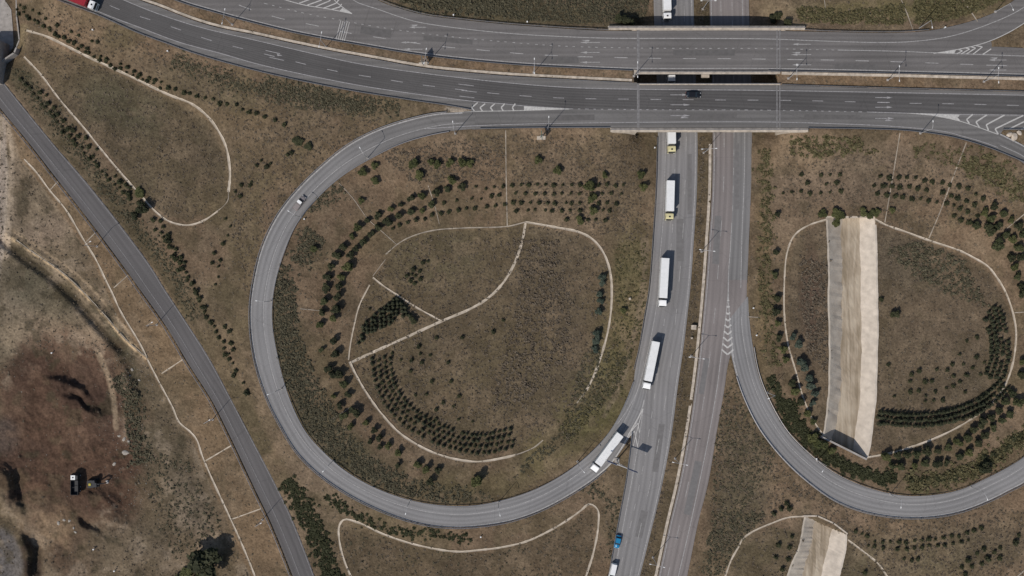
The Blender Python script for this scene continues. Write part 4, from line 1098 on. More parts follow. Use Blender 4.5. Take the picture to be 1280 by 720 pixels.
for hu, hv, rz, lb in ((279.5, 20.5, H90 - .2, 'double armed street lamp on the motorway median, westernmost in view'),
                       (400.5, 49.5, H90 - .18, 'double armed street lamp on the median beside the striped patch of road paint'),
                       (531.5, 70, H90 - .17, 'double armed street lamp on the motorway median beside the dark signboard'),
                       (668, 82.5, H90, 'double armed street lamp on the median between signboard and bridge'),
                       (797, 87, H90, 'double armed street lamp at the west end of the bridges'),
                       (996, 90, H90, 'double armed street lamp just east of the bridges'),
                       (1124, 92, H90, 'double armed street lamp on the median, second one east of the bridges'),
                       (1248, 94, H90, 'double armed street lamp on the median, easternmost in view')):
    lamp(hu, hv, UPZ, rz, lb, True, group=g_)
for hu, hv, rz, lb in ((885.5, 1, 0, 'double armed street lamp on the lower median north of the bridges'),
                       (886.5, 186, .05, 'double armed street lamp on the lower median just south of the bridges'),
                       (884, 313, -.12, 'double armed street lamp on the lower median beside the long white truck'),
                       (870.8, 447.4, -.13, 'double armed street lamp on the lower median beside the merge chevrons'),
                       (850, 579.5, -.2, 'double armed street lamp on the lower median east of the overhead sign'),
                       (821.5, 707, -.22, 'double armed street lamp on the lower median at the south edge of view')):
    lamp(hu, hv, 0, rz, lb, True, group=g_, h=10)
def sidelamp(hu, hv, du, dv, lb, zoff=0.0, z=None):
    """single arm lamp: head at hu,hv; du,dv = direction (photo) from pole to head"""
    L_ = math.hypot(du, dv); du /= L_; dv /= L_
    pu, pv = hu - du * 8.6, hv - dv * 8.6
    bu = 640 + (pu - 640) * .97; bv = 360 + (pv - 360) * .97
    z0 = surf(bu, bv) if z is None else z
    p = P(pu, pv, z0 + 10)
    p.z = z0 - .02
    rz = math.atan2(-dv, du)
    if first[False]:
        first[False] = False; LS_.location = p; LS_.rotation_euler = (0, 0, rz); LS_['label'] = lb; LS_['group'] = 'single armed street lamps'
    else: dup(LS_, p, rz, lb, 'single armed street lamps')
cl = (565, 400)
for hu, hv, lb in ((450, 185, 'single street lamp inside the left loop, where the road first bends'), (361, 264, 'single street lamp inside the left loop beside the silver pickup'),
                   (321, 376, 'single street lamp at the westernmost bend of the left loop'), (335, 493, 'single street lamp inside the lower left bend of the left loop'),
                   (404, 589, 'single street lamp inside the left loop south of the dark scrub'), (507, 642, 'single street lamp near the bottom of the left loop'),
                   (625, 644, 'single street lamp just right of the bottom of the left loop'), (730, 590, 'single street lamp ahead of the turning white truck')):
    sidelamp(hu, hv, hu - cl[0], hv - cl[1], lb)
cr_ = (1150, 420)
for hu, hv, lb in ((1028, 589, 'single street lamp inside the right loop, by the dark end of the canal'), (1126, 634, 'single street lamp at the bottom of the right loop'),
                   (1234, 624, 'single street lamp at the lower right of the right loop'), (961, 498, 'single street lamp inside the left side of the right loop')):
    sidelamp(hu, hv, hu - cr_[0], hv - cr_[1], lb)
sidelamp(566, 152.5, -.1, -1, 'single street lamp at the exit mouth of the left loop'); sidelamp(686, 146.5, 0, -1, 'single street lamp beside the small signboard west of the bridge')
sidelamp(1166, 152, 0, -1, 'single street lamp beside the exit towards the right loop'); sidelamp(1165, 34, .1, 1, 'single street lamp north of the motorway near the right ramp', z=7.0)
sidelamp(1266, 12, .4, 1, 'single street lamp on the ramp in the upper right corner', z=UPZ)
for hu, hv, lb in ((113, 302, 'single street lamp beside the side road, northernmost of its row'), (190, 403, 'single street lamp beside the side road, second of its row from the north'),
                   (262, 525, 'single street lamp beside the side road, third of its row from the north'), (326, 654, 'single street lamp beside the side road, southernmost of its row')):
    sidelamp(hu, hv, 1, -.6, lb)

# ---------------------------------------------------------------- signs, posts, boxes
def gantry():
    top = P(774, 580, 7.6); t = thing('overhead_sign', 'tall T shaped overhead sign with two panels beside the turning truck', 'road sign', (top.x, top.y, 0))
    a_ = P(757, 575, 7.6) - Vector((top.x, top.y, 0)); b_ = P(796.5, 590, 7.6) - Vector((top.x, top.y, 0))
    MB().tube((0, 0, -.3), (0, 0, 7.7), .24, .18, 12).obj('pole', M['steel_l'], t)
    MB().box((0, 0, .1), (1.6, 1.6, .4)).obj('base', M['concrete_g'], t, .03)
    MB().tube(a_, b_, .17, .14, 8).obj('beam', M['steel_l'], t)
    d = (b_ - a_).normalized(); R = Matrix.Rotation(math.atan2(d.y, d.x), 3, 'Z')
    for f in (.19, .84):
        c = a_ + (b_ - a_) * f; MB().box((c.x, c.y, 8.9), (3.4, .14, 2.6), R).obj('sign_panel', M['sign_back'], t)
        n_v = R @ Vector((0, .09, 0)); MB().box((c.x + n_v.x, c.y + n_v.y, 8.9), (3.2, .03, 2.4), R).obj('sign_face', M['sign_blue'], t)
    MB().tube((0, 0, 6.2), a_ * .35 + Vector((0, 0, 4.9)), .07, .07).tube((0, 0, 6.2), b_ * .35 + Vector((0, 0, 4.9)), .07, .07).obj('brace', M['steel_l'], t)
gantry()
def board(u_, v_, z0, label, rz=0.0):
    p = P(u_, v_, z0); t = thing('signboard', label, 'road sign', p, rz)
    MB().box((0, 0, .12), (2.8, 1.2, .5)).obj('base', M['concrete'], t, .04)
    MB().tube((-.3, 0, 0), (-.3, .0, 5.2), .09).obj('leg', M['steel_l'], t); MB().tube((.5, .6, 0), (.5, .6, 5.2), .09).obj('leg', M['steel_l'], t)
    R = Matrix.Rotation(math.radians(96), 3, 'Z')
    MB().box((.1, .3, 4.0), (3.0, .1, 2.7), R).obj('sign_panel', M['sign_back'], t)
    n_v = R @ Vector((0, .07, 0)); MB().box((.1 + n_v.x, .3 + n_v.y, 4.0), (2.65, .03, 2.35), R).obj('sign_face', M['sign_green'], t)
board(676.5, 172.5, surf(676.5, 172.5), 'dark signboard on a white concrete base in the grass south of the exit lane')
board(529, 80, UPZ, 'dark signboard standing on the brown median west of the bridges', .1)
def small_box(u_, v_, d, label, m='concrete', name='utility_box'):
    p = G(u_, v_, -.05); t = thing(name, label, 'utility box', p, random.uniform(-.1, .1))
    MB().box((0, 0, d[2] / 2), d).obj('housing', M[m], t, .04); MB().box((0, 0, d[2] + .04), (d[0] + .12, d[1] + .12, .1)).obj('lid', M['concrete'], t, .02)
small_box(866.5, 409, (1.5, 1.4, 1.3), 'white square utility box on the lower median, biggest of its kind')
small_box(787, 373.5, (.6, .6, .7), 'small pale utility box in the grass between left loop and lower road')
small_box(864.3, 422.5, (.5, .5, .7), 'tiny white box on the lower median, just south of the big one', 'lamp_white')
MP = None
def marker(u_, v_, lb):
    global MP
    p = G(u_, v_, -.1)
    if MP is None:
        MP = thing('marker_post', lb, 'marker post', p, 0, 'white marker posts')
        MB().tube((0, 0, 0), (0, 0, 1.0), .16, .14, 8).obj('post', M['lamp_white'], MP); MB().box((0, 0, 1.05), (.42, .42, .12)).obj('cap', M['lamp_white'], MP, .02)
    else: dup(MP, p, 0, lb, 'white marker posts')
for u_, v_, lb in ((117, 38, 'white marker post in the grass below the red truck'), (210.5, 64.5, 'white marker post in the grass above the upper ditch, between shrubs and motorway'),
                   (381, 274, 'white marker post inside the left loop beside the pickup'), (941, 385, 'white marker post beside the merge lane, northern of two'), (945, 419, 'white marker post beside the merge lane, southern of two'),
                   (1019.5, 573, 'white marker post by the dark canal end inside the right loop'), (1180, 35, 'white marker post beside the ramp north of the motorway'),
                   (567, 19.5, 'white marker post on the verge north of the motorway'), (601, 670.5, 'white marker post below the bottom of the left loop'), (659, 28, 'white marker post at the scrub north of the motorway, nearer the bridge'),
                   (66, 441, 'white stone post on the pale soil of the western field'), (144, 713, 'white marker post by the pit in the lower left'), (118, 686, 'white marker post above the south end of the dirt pit'),
                   (818, 185, 'white marker post beside the lower road just south of the bridge')):
    marker(u_, v_, lb)

# ---------------------------------------------------------------- vehicles (length along +x, nose at +x)
def wheels(t, xs, w_, r, wd=.28, dual=False):
    for x in xs:
        for s in (-1, 1):
            y = s * (w_ / 2 - wd / 2 - .04)
            o = MB().tube((x, y - wd / 2, r), (x, y + wd / 2, r), r, r, 20).obj('wheel', M['rubber'], t)
            MB().tube((x, y + s * (wd / 2 - .02), r), (x, y + s * (wd / 2 + .03), r), r * .55, r * .5, 14).obj('rim', M['steel_l'], o)

def semi(label, loc, rz, cab='white_paint', length=13.6, group='articulated trucks in the queue', deflect=False):
    t = thing('articulated_truck', label, 'truck', loc, rz, group)
    W_ = 2.55; L_ = length; xr = -8.2; xf = xr + L_            # trailer rear / front
    MB().box(((xr + xf) / 2, 0, 2.6), (L_, W_, 2.75)).obj('trailer_box', M['tarp'], t, .05)
    mb = MB()
    for i in range(9): mb.box((xr + .8 + i * (L_ - 1.6) / 8, 0, 3.985), (.05, W_ - .12, .02))
    mb.obj('roof_bow', M['tarp'], t)
    MB().box(((xr + xf) / 2 - .5, 0, 1.0), (L_ - 1.5, .9, .34)).obj('trailer_chassis', M['dark'], t)
    MB().box((xr - .03, 0, .75), (.1, 2.4, .14)).obj('bumper', M['dark'], t)
    for s in (-1, 1):
        MB().box((xr - .03, s * 1.05, 1.02), (.06, .35, .14)).obj('tail_lamp', M['tail'], t)
        MB().box((-1.0, s * 1.22, .85), (4.2, .05, .5)).obj('side_guard', M['steel_l'], t)
    # tractor
    cx = xf + 1.45
    c0 = xf + .62; c1 = c0 + 2.3
    prof = [(c0, .75), (c0, 2.85), (c0 + .3, 3.35), (c0 + 1.45, 3.4), (c0 + 1.95, 3.05), (c1 - .05, 2.0), (c1, 1.2), (c1, .45), (c0 + .2, .45)]
    cabo = MB().extr(prof, -1.24, 1.24).obj('cab', M[cab], t, .05)
    if deflect:
        MB().extr([(c0 + .1, 3.42), (c0 + .1, 3.9), (c0 + .5, 3.85), (c0 + 1.5, 3.42)], -1.05, 1.05).obj('roof_deflector', M[cab], cabo, .03)
    MB().add([(c0 + 1.99, -1.1, 3.03), (c0 + 1.99, 1.1, 3.03), (c1 - .0, 1.12, 2.05), (c1 - .0, -1.12, 2.05)], [(0, 1, 2, 3)]).obj('windscreen', M['glass'], cabo)
    MB().box((c0 + 1.2, 0, 3.42), (.5, .55, .05)).obj('roof_hatch', M['glass'] if cab == 'yellow' else M['dark'], cabo)
    for s in (-1, 1):
        MB().add([(c0 + 1.0, s * 1.255, 2.1), (c0 + 2.05, s * 1.255, 2.1), (c0 + 1.8, s * 1.255, 2.85), (c0 + 1.0, s * 1.255, 2.85)], [(0, 1, 2, 3)]).obj('side_window', M['glass'], cabo)
        MB().box((c1 - .15, s * 1.42, 2.35), (.14, .2, .6)).obj('mirror', M['dark'], cabo, .02)
        MB().box((c1 + .02, s * .95, .85), (.06, .4, .2)).obj('headlight', M['lampglass'], cabo)
    MB().box((c1 + .03, 0, 1.25), (.05, 1.5, .5)).obj('grille', M['dark'], cabo)
    MB().box((xf - .6, 0, .8), (4.6, .95, .3)).obj('tractor_chassis', M['dark'], t)
    # dark bellows and fifth-wheel gap between cab and box
    MB().box((xf + .3, 0, 1.6), (.45, 1.6, 1.4)).obj('coupling', M['dark'], t)
    wheels(t, (xr + 1.9, xr + 3.2, xr + 4.5, xf - 1.2, c0 + 1.35), W_, .5, .34)
    return t
def heading(du, dv): return math.atan2(-dv, du)
def put_truck(rear, front, label, cab='white_paint', deflect=False, top=True, length=13.6, z0=.0):
    """rear / front: photo points of roof rear and cab nose"""
    a_ = P(rear[0], rear[1], z0 + 3.9); b_ = P(front[0], front[1], z0 + 2.8)
    d = Vector((b_.x - a_.x, b_.y - a_.y, 0)).normalized()
    L_ = (Vector((b_.x, b_.y, 0)) - Vector((a_.x, a_.y, 0))).length
    tr = L_ - 2.95 if length is None else length
    tr = min(max(tr, 10.0), 14.2)
    loc = Vector((a_.x, a_.y, z0 + .02)) + d * 8.2
    return semi(label, loc, math.atan2(d.y, d.x), cab, tr, deflect=deflect)
put_truck((839.3, 128), (839.8, 191), 'white articulated truck with a yellow cab just emerging from the southern bridge', 'yellow', length=None)
put_truck((838.8, 225.5), (837, 268), 'shorter white truck with a yellow cab, first one wholly clear of the bridges', 'yellow', length=None)
put_truck((832, 322.5), (828, 383.7), 'long white articulated truck in the middle of the queue, beside the round white ditch', 'white_paint', True, length=None)
put_truck((820.3, 427), (807.4, 487), 'white articulated truck angled left ahead of the loop entry, beside the median box', 'white_paint', True, length=None)
put_truck((775.5, 543), (740.5, 589), 'white articulated truck turning onto the left loop beside the overhead sign', 'white_paint', True, length=None)
put_truck((839, 41), (839.5, 103), 'white articulated truck hidden mostly under the bridges, seen in the gap between them', 'white_paint', True, length=None)
put_truck((833, -38), (834.3, 24.5), 'white articulated truck at the top edge, driving towards the bridges', 'white_paint', False, length=None)

def rig(label):
    a_ = P(120, 8, UPZ + 3); d = Vector((math.cos(math.radians(-21)), math.sin(math.radians(-21)), 0))
    t = semi(label, Vector((a_.x, a_.y, UPZ + .03)) - d * 7.6, math.atan2(d.y, d.x), 'white_paint', 12.6, group='motorway traffic')
    for c in t.children:
        if c.name.split('.')[0] in ('trailer_box', 'roof_bow'): c.data = c.data.copy(); c.data.materials.clear(); c.data.materials.append(M['red'])
    return t
rig('red trailer truck with a white cab in the top left corner of the motorway')

def car(name, label, cat, loc, rz, paint, L_=4.4, W_=1.8, H_=1.45, pickup=False, van=False, roofm=None):
    t = thing(name, label, cat, loc, rz, None)
    h = L_ / 2; g0 = .22
    # lofted body: sections along x with half width and heights
    if van:
        sec = [(-h, .88, .35, 1.05), (-h + .1, .97, g0, 1.15), (h - 1.3, .98, g0, 1.15), (h - .5, .95, g0, 1.0), (h - .05, .86, .3, .8), (h, .75, .4, .7)]
    else:
        sec = [(-h, .80, .38, .78), (-h + .12, .92, g0, .92), (-h + .9, .98, g0, .96), (h - 1.5, .99, g0, .94), (h - .7, .95, g0, .84), (h - .15, .86, .28, .72), (h, .70, .38, .62)]
    mb = MB(); vs = []; hw = W_ / 2
    for x, f, z0, z1 in sec:
        y = hw * f; vs += [(x, -y * .92, z0), (x, -y, (z0 + z1) / 2), (x, -y * .9, z1), (x, 0, z1 + .04), (x, y * .9, z1), (x, y, (z0 + z1) / 2), (x, y * .92, z0)]
    fs = []; n = 7
    for i in range(len(sec) - 1):
        for j in range(n): fs.append((i * n + j, i * n + (j + 1) % n, (i + 1) * n + (j + 1) % n, (i + 1) * n + j))
    fs += [tuple(range(n))[::-1], tuple(range((len(sec) - 1) * n, len(sec) * n))]
    body = mb.add(vs, fs).obj('body', M[paint], t, .0, True)
    # cabin: glasshouse + roof
    if van: x0, x1, r0, r1 = -h + .08, h - .95, -h + .2, h - 1.75
    elif pickup: x0, x1, r0, r1 = -.35, h - 1.25, -.2, h - 1.95
    else: x0, x1, r0, r1 = -h + .35, h - 1.15, -h + 1.0, h - 1.9
    zb = .9 if not van else 1.05; yb = hw * .9; yr = hw * .76
    gv_ = [(x0, -yb, zb), (x1, -yb, zb), (x1, yb, zb), (x0, yb, zb), (r0, -yr, H_ - .04), (r1, -yr, H_ - .04), (r1, yr, H_ - .04), (r0, yr, H_ - .04)]
    MB().add(gv_, [(3, 2, 1, 0), (4, 5, 6, 7), (0, 1, 5, 4), (1, 2, 6, 5), (2, 3, 7, 6), (3, 0, 4, 7)]).obj('windows', M['glass'] if not van else M['white_paint'], body)
    if van: MB().add([(x1 + .02, -yb * .92, zb + .02), (x1 + .02, yb * .92, zb + .02), (r1 + .07, yr * .95, H_ - .12), (r1 + .07, -yr * .95, H_ - .12)], [(0, 1, 2, 3)]).obj('windscreen', M['glass'], body)
    MB().box(((r0 + r1) / 2, 0, H_ - .01), (r1 - r0 + .12, yr * 2 + .08, .07)).obj('roof', M[roofm or paint], body, .03)
    if pickup:
        MB().box((-h + .98, 0, .98), (1.75, W_ * .82, .06)).obj('load_bed_cover', M[paint], body)
    for s in (-1, 1):
        MB().box((h - .08, s * hw * .66, .66), (.14, .34, .14)).obj('headlight', M['lampglass'], body, .02)
        MB().box((-h + .02, s * hw * .68, .74), (.08, .3, .14)).obj('tail_lamp', M['tail'], body, .01)
        MB().box((x1 - .35, s * (hw + .06), zb + .06), (.18, .16, .13)).obj('mirror', M[paint], body, .02)
    wheels(t, (-h + .85, h - .85), W_ * .98, .32, .21)
    return t
def put_car(name, label, cat, u_, v_, z, du, dv, paint, **k_):
    p = P(u_, v_, z + .02 + .7); p.z = z + .02
    return car(name, label, cat, p, heading(du, dv), paint, **k_)
put_car('car', 'black car on the dark southern carriageway, crossing the bridge', 'car', 866.5, 118.5, UPZ, 1, .02, 'black', L_=4.8, W_=1.9)
def zon(u_, v_): return surf(u_, v_)
put_car('pickup_truck', 'silver pickup with a white cab roof climbing the upper left of the left loop', 'pickup truck', 374.5, 253.5, zon(374.5, 253.5) + .03, 10, -13, 'silver', L_=5.2, W_=1.9, H_=1.8, pickup=True, roofm='lamp_white')
put_car('car', 'bright blue car on the west shoulder of the lower road, near the bottom edge', 'car', 772.3, 677, 0, -2.5, 12, 'blue', L_=4.4, W_=1.9)
put_car('van', 'white van behind the blue car, half cut by the bottom edge', 'van', 766, 714, 0, -3, 13, 'white_paint', L_=5.4, W_=2.0, H_=2.0, van=True)

# works vehicles in the dirt pit
def dumper():
    p = G(97, 604); t = thing('dump_truck', 'black dump truck with a white cab roof parked in the dirt pit', 'truck', p + Vector((0, 0, .02)), math.pi / 2)
    MB().box((0, 0, .95), (7.2, .9, .3)).obj('chassis', M['dark'], t)
    bed = MB(); bed.box((-1.0, 0, 1.35), (4.8, 2.4, .12)); bed.box((-1.0, 1.18, 2.0), (4.8, .1, 1.4)); bed.box((-1.0, -1.18, 2.0), (4.8, .1, 1.4)); bed.box((-3.4, 0, 2.0), (.1, 2.4, 1.4)); bed.box((1.4, 0, 2.1), (.12, 2.4, 1.7)); bed.box((-1.0, 0, 2.2), (.1, 2.3, .08))
    bed.obj('tipper_body', M['dark'], t)
    c = MB().extr([(1.7, .7), (1.7, 2.75), (3.0, 2.8), (3.5, 1.9), (3.6, .6)], -1.15, 1.15).obj('cab', M['dark'], t, .04)
    MB().box((2.4, .35, 2.86), (1.5, 1.5, .1)).obj('roof_panel', M['lamp_white'], c, .03); MB().box((2.4, .35, 2.93), (.45, .45, .06)).obj('roof_hatch', M['dark'], c)
    MB().add([(3.08, -1.0, 2.72), (3.08, 1.0, 2.72), (3.53, 1.0, 1.95), (3.53, -1.0, 1.95)], [(0, 1, 2, 3)]).obj('windscreen', M['glass'], c)
    wheels(t, (-2.4, -1.1, 2.7), 2.45, .5, .34)
dumper()
def excavator():
    p = G(118.5, 603.5); t = thing('excavator', 'yellow and black tracked excavator working beside the dump truck in the pit', 'excavator', p, math.radians(8))
    for s in (-1, 1):
        MB().extr([(-1.6, .1), (-1.85, .45), (-1.6, .85), (1.6, .85), (1.85, .45), (1.6, .1)], s * 1.15 - .28, s * 1.15 + .28).obj('track', M['rubber'], t, .03)
    MB().box((0, 0, .7), (1.6, 1.8, .4)).obj('undercarriage', M['dark'], t)
    h = MB().box((-.25, 0, 1.45), (3.0, 2.5, .95)).obj('house', M['dark'], t, .08)
    MB().box((-.9, -.1, 2.0), (.8, .8, .3)).obj('engine_cover', M['exc_yellow'], h, .05)
    c = MB().extr([(.1, 1.5), (.1, 2.85), (1.2, 2.85), (1.5, 2.2), (1.5, 1.5)], .25, 1.2).obj('cab', M['glass'], h, .03)
    MB().box((.65, .72, 2.9), (1.1, .95, .07)).obj('cab_roof', M['dark'], c, .02)
    b = MB().extr([(1.0, 1.6), (2.4, 3.6), (2.8, 3.7), (4.3, 2.9), (4.3, 2.65), (2.7, 3.2), (1.3, 1.4)], -.35, .0).obj('boom', M['dark'], t, .02)
    MB().extr([(4.5, 3.1), (4.1, 2.9), (4.55, .9), (4.75, .9)], -.3, -.05).obj('stick', M['dark'], b, .02)
    MB().extr([(4.5, 1.0), (4.0, .7), (3.8, .2), (4.3, .0), (4.9, .3), (4.85, .95)], -.65, .3).obj('bucket', M['steel_l'], b, .02)
excavator()

# rubble beside the pit
rb = None
for i, (u_, v_, s_) in enumerate(((157, 566, 1.0), (155, 549, .7), (161, 552, .6), (149, 545, .5), (143, 580, .6), (165, 462, .5), (174, 475, .4), (162, 470, .4), (73, 654, .6), (80, 650, .5), (87, 651, .5), (92, 660, .4), (94, 665, .45), (1262, 168, .9), (1268, 171, 1.2), (1274, 166, .8))):
    bm = bmesh.new(); bmesh.ops.create_icosphere(bm, subdivisions=2, radius=1)
    r_ = random.Random(i)
    for vtx in bm.verts: vtx.co *= r_.uniform(.8, 1.15)
    me = D.meshes.new('rubble_stone'); bm.to_mesh(me); bm.free(); me.materials.append(M['rock'] if i < 13 else M['concrete'])
    o = D.objects.new('rubble_stone', me); COL.objects.link(o); o.location = G(u_, v_, .1 * s_); o.scale = (s_ * 1.2, s_ * .8, s_ * .5); o.rotation_euler = (0, 0, i)
    if i >= 13: tag(o, 'pale boulder on the ground behind the tip of the right chevron gore', 'boulder', 'pale boulders behind the right gore')
    elif i < 8: tag(o, 'pale rubble block along the eastern rim of the dirt pit', 'boulder', 'rubble on the rim of the pit')
    else: tag(o, 'pale rubble block south west of the dump truck in the pit', 'boulder', 'rubble in the pit')

# ---------------------------------------------------------------- plants
def leafcloud(n, size, lobes, seed, flat=1.0, up=.3):
    """n leaf-clump triangles spread through several lobes; returns verts, faces"""
    r = np.random.default_rng(seed)
    lob = np.array(lobes); w_ = lob[:, 3] ** 2; w_ = w_ / w_.sum()
    li = r.choice(len(lob), n, p=w_)
    d = r.normal(size=(n, 3)); d /= np.linalg.norm(d, axis=1)[:, None]
    rad = r.random(n) ** (.4)
    c = lob[li, :3] + d * (rad * lob[li, 3])[:, None] * np.array([1, 1, flat])
    a1 = r.normal(size=(n, 3)); a1[:, 2] *= .45; a1 /= np.linalg.norm(a1, axis=1)[:, None]
    a2 = np.cross(a1, d * .7 + np.array([0, 0, .8]) + r.normal(size=(n, 3)) * .35); a2 /= np.linalg.norm(a2, axis=1)[:, None] + 1e-9
    s = size * r.uniform(.6, 1.4, n)[:, None]
    v = np.stack([c - a1 * s - a2 * s * .5, c + a1 * s - a2 * s * .4, c + a2 * s * .9 + a1 * s * .2, c - a1 * s * .5 + a2 * s * .6], 1).reshape(-1, 3)
    v[:, 2] = np.maximum(v[:, 2], -.1)
    f = np.arange(4 * n).reshape(n, 4)
    return v, f
def crown_lobes(r, R_, h0, h1, k):
    out = [(r.uniform(-.1, .1), r.uniform(-.1, .1), (h0 + h1) / 2, R_ * .62)]
    for i in range(k):
        a_ = r.uniform(0, 6.28); rr = R_ * r.uniform(.35, .75)
        out.append((math.cos(a_) * rr, math.sin(a_) * rr, r.uniform(h0 + R_ * .3, h1 - R_ * .25), R_ * r.uniform(.28, .48)))
    return out

def mesh_only(name, v, f, m):
    o = npobj(name, v, f, m); me = o.data; D.objects.remove(o); return me
TREE = []      # (trunk mesh, {mat: crown mesh})
def trunk_mesh(h, r0, seed):
    r = random.Random(seed); mb = MB().tube((0, 0, -.3), (0, 0, h * .55), r0, r0 * .6, 8)
    for k_ in range(5):
        a_ = k_ * 1.26 + r.uniform(-.3, .3); z = h * r.uniform(.25, .5)
        mb.tube((0, 0, z), (math.cos(a_) * h * .26, math.sin(a_) * h * .26, z + h * .25), r0 * .4, r0 * .15, 5)
    mb.tube((0, 0, h * .5), (.05, .02, h * .85), r0 * .6, r0 * .2, 6)
    o = mb.obj('trunk', M['bark']); me = o.data; D.objects.remove(o); return me
tr_m = [trunk_mesh(2.4, .11, s) for s in range(3)]
crowns = {}
for mk_ in ('leaf_dark', 'leaf_mid', 'leaf_olive', 'leaf_grey'):
    crowns[mk_] = []
    for s in range(4):
        r = random.Random(s + 40); lobes = crown_lobes(r, 1.0, .25, 1.9, 9)
        v_, f_ = leafcloud(800, .14, lobes, s); crowns[mk_].append(mesh_only('crown', v_, f_, M[mk_]))
conif = {}
for mk_ in ('leaf_conif', 'leaf_dark', 'leaf_brown', 'leaf_olive', 'leaf_grey'):
    conif[mk_] = []
    for s in range(4):
        if mk_ == 'leaf_conif': lobes = [(0, 0, .25 + .3 * q_, .55 - .1 * q_) for q_ in range(5)]
        else:
            r = random.Random(s + 90); lobes = [(0, 0, .3, .5)] + [(r.uniform(-.3, .3), r.uniform(-.3, .3), r.uniform(.25, .6), r.uniform(.22, .36)) for _ in range(5)]
        v_, f_ = leafcloud(150, .12, lobes, s + 9); conif[mk_].append(mesh_only('shrub_leaves', v_, f_, M[mk_]))

ORD = ['first', 'second', 'third', 'fourth', 'fifth', 'sixth', 'seventh', 'eighth', 'ninth', 'tenth', 'eleventh', 'twelfth', 'thirteenth', 'fourteenth', 'fifteenth', 'sixteenth', 'seventeenth', 'eighteenth', 'nineteenth', 'twentieth',
       'twenty-first', 'twenty-second', 'twenty-third', 'twenty-fourth', 'twenty-fifth', 'twenty-sixth', 'twenty-seventh', 'twenty-eighth', 'twenty-ninth', 'thirtieth', 'thirty-first', 'thirty-second']
def tree(u_, v_, R_, label, group=None, m='leaf_dark', tall=1.0, name='tree', cat='tree'):
    """u_, v_: where the crown (with its shadow) shows; base is set slightly to the sunny side"""
    R_ = R_ * S * (1.1 if R_ < 5.2 else .98)
    p = G(u_ - R_ * 1.2, v_ + R_ * 1.3, -.05)
    t = thing(name, label, cat, p, random.uniform(0, 6.28), group)
    hs = R_ * tall * random.uniform(.9, 1.1)
    tr = D.objects.new('trunk', random.choice(tr_m)); COL.objects.link(tr); tr.parent = t; tr.scale = (hs, hs, hs)
    c = D.objects.new('crown', random.choice(crowns[m])); COL.objects.link(c); c.parent = t; c.scale = (R_, R_, hs)
    return t
def trees(pts, phrase, group, m='leaf_dark', R0=3.6, tall=1.0, jit=.5):
    for i, q in enumerate(pts):
        R_ = q[2] if len(q) > 2 else R0 * random.uniform(.82, 1.15)
        mm_ = q[3] if len(q) > 3 else (random.choice(['leaf_dark', 'leaf_dark', 'leaf_mid', 'leaf_olive']) if m == 'leaf_dark' else m)
        tree(q[0], q[1], R_, phrase % ORD[i] if '%s' in phrase else phrase, group, mm_, tall)
trees([(579, 232, 5), (561, 235), (547, 239, 5.5), (529, 243, 4.6), (516, 247, 4.3), (502, 255, 3), (490, 260, 3.8), (475, 268, 4.6), (461, 275, 3.5), (450, 283, 5), (442, 294, 3.6, 'leaf_olive'), (431, 307, 4.6), (424, 318, 5.8), (416, 332, 4.5), (412, 345, 4.8), (410, 357, 4.6)],
      'dark tree, %s from the east in the outer arc of the upper left loop', 'outer arc of round trees in the upper left loop')
trees([(542, 254, 4.4), (530, 262, 3.4, 'leaf_olive'), (516, 264, 4.4), (501, 269, 4.4), (487, 275, 6.4), (475, 283, 4.4), (466, 291, 4.4), (456, 301, 4.6), (447, 310, 4), (440, 317, 4.8), (437, 331, 7), (429, 345, 4.6), (426, 356, 4.8)],
      'dark tree, %s from the east in the inner arc of the upper left loop', 'inner arc of round trees in the upper left loop')
trees([(409, 361, 4), (407, 375, 5.4), (405, 389, 4.4), (402, 404, 4.4), (403, 436, 3.2), (412, 459, 4.6)],
      'dark tree, %s from the north in the outer line west in the left loop', 'outer line of trees in the west of the left loop')
trees([(424, 369, 4.8), (422, 384, 6.4), (419, 397, 4.4), (420, 424, 4.6), (421, 440, 5), (419, 466, 5.6), (427, 465, 5), (432, 477, 5), (437, 491, 4), (444, 510, 5), (449, 515, 4.4), (459, 526, 3.8), (470, 536, 4)],
      'dark tree, %s from the north in the inner line west in the left loop', 'inner line of trees in the west of the left loop')
trees([(427, 505, 4), (419, 494, 3), (432, 517, 5), (440, 531, 4), (464, 550, 3.4), (477, 557, 3.4), (476, 545, 4.4), (487, 555, 4.4), (500, 563, 4.4), (499, 580, 3.4), (524, 578, 4.6), (535, 584, 4.8), (549, 586, 4.2), (540, 600, 4.6)],
      'dark tree, %s from the west on the lower left slope of the left loop', 'trees on the lower slope of the left loop')
trees([(520, 203, 7), (527, 217, 6.5), (549, 204, 5), (565, 202, 5), (580, 201, 6), (589, 203, 5), (567, 224, 6), (540, 201, 4)], 'olive bushy tree, %s in the loose clump at the top of the left loop', 'olive trees at the top of the left loop', 'leaf_olive', tall=.8)
trees([(456, 214, 6), (471, 224, 5.5), (470, 206, 4.5), (453, 250, 4), (395, 310, 4.5)], 'olive bushy tree, %s from the east by the upper bend of the left loop', 'olive trees by the upper left bend', 'leaf_olive', tall=.7)
trees([(674, 199, 5.5), (699, 211, 6), (738, 230, 8), (742, 246, 6), (743, 261, 6), (726, 274, 5), (803, 217, 5), (805, 232, 5), (757, 218, 4)], 'olive bushy tree, %s from the west among the shrub rows below the exit lane', 'olive trees among the shrub rows', 'leaf_olive', tall=.8)
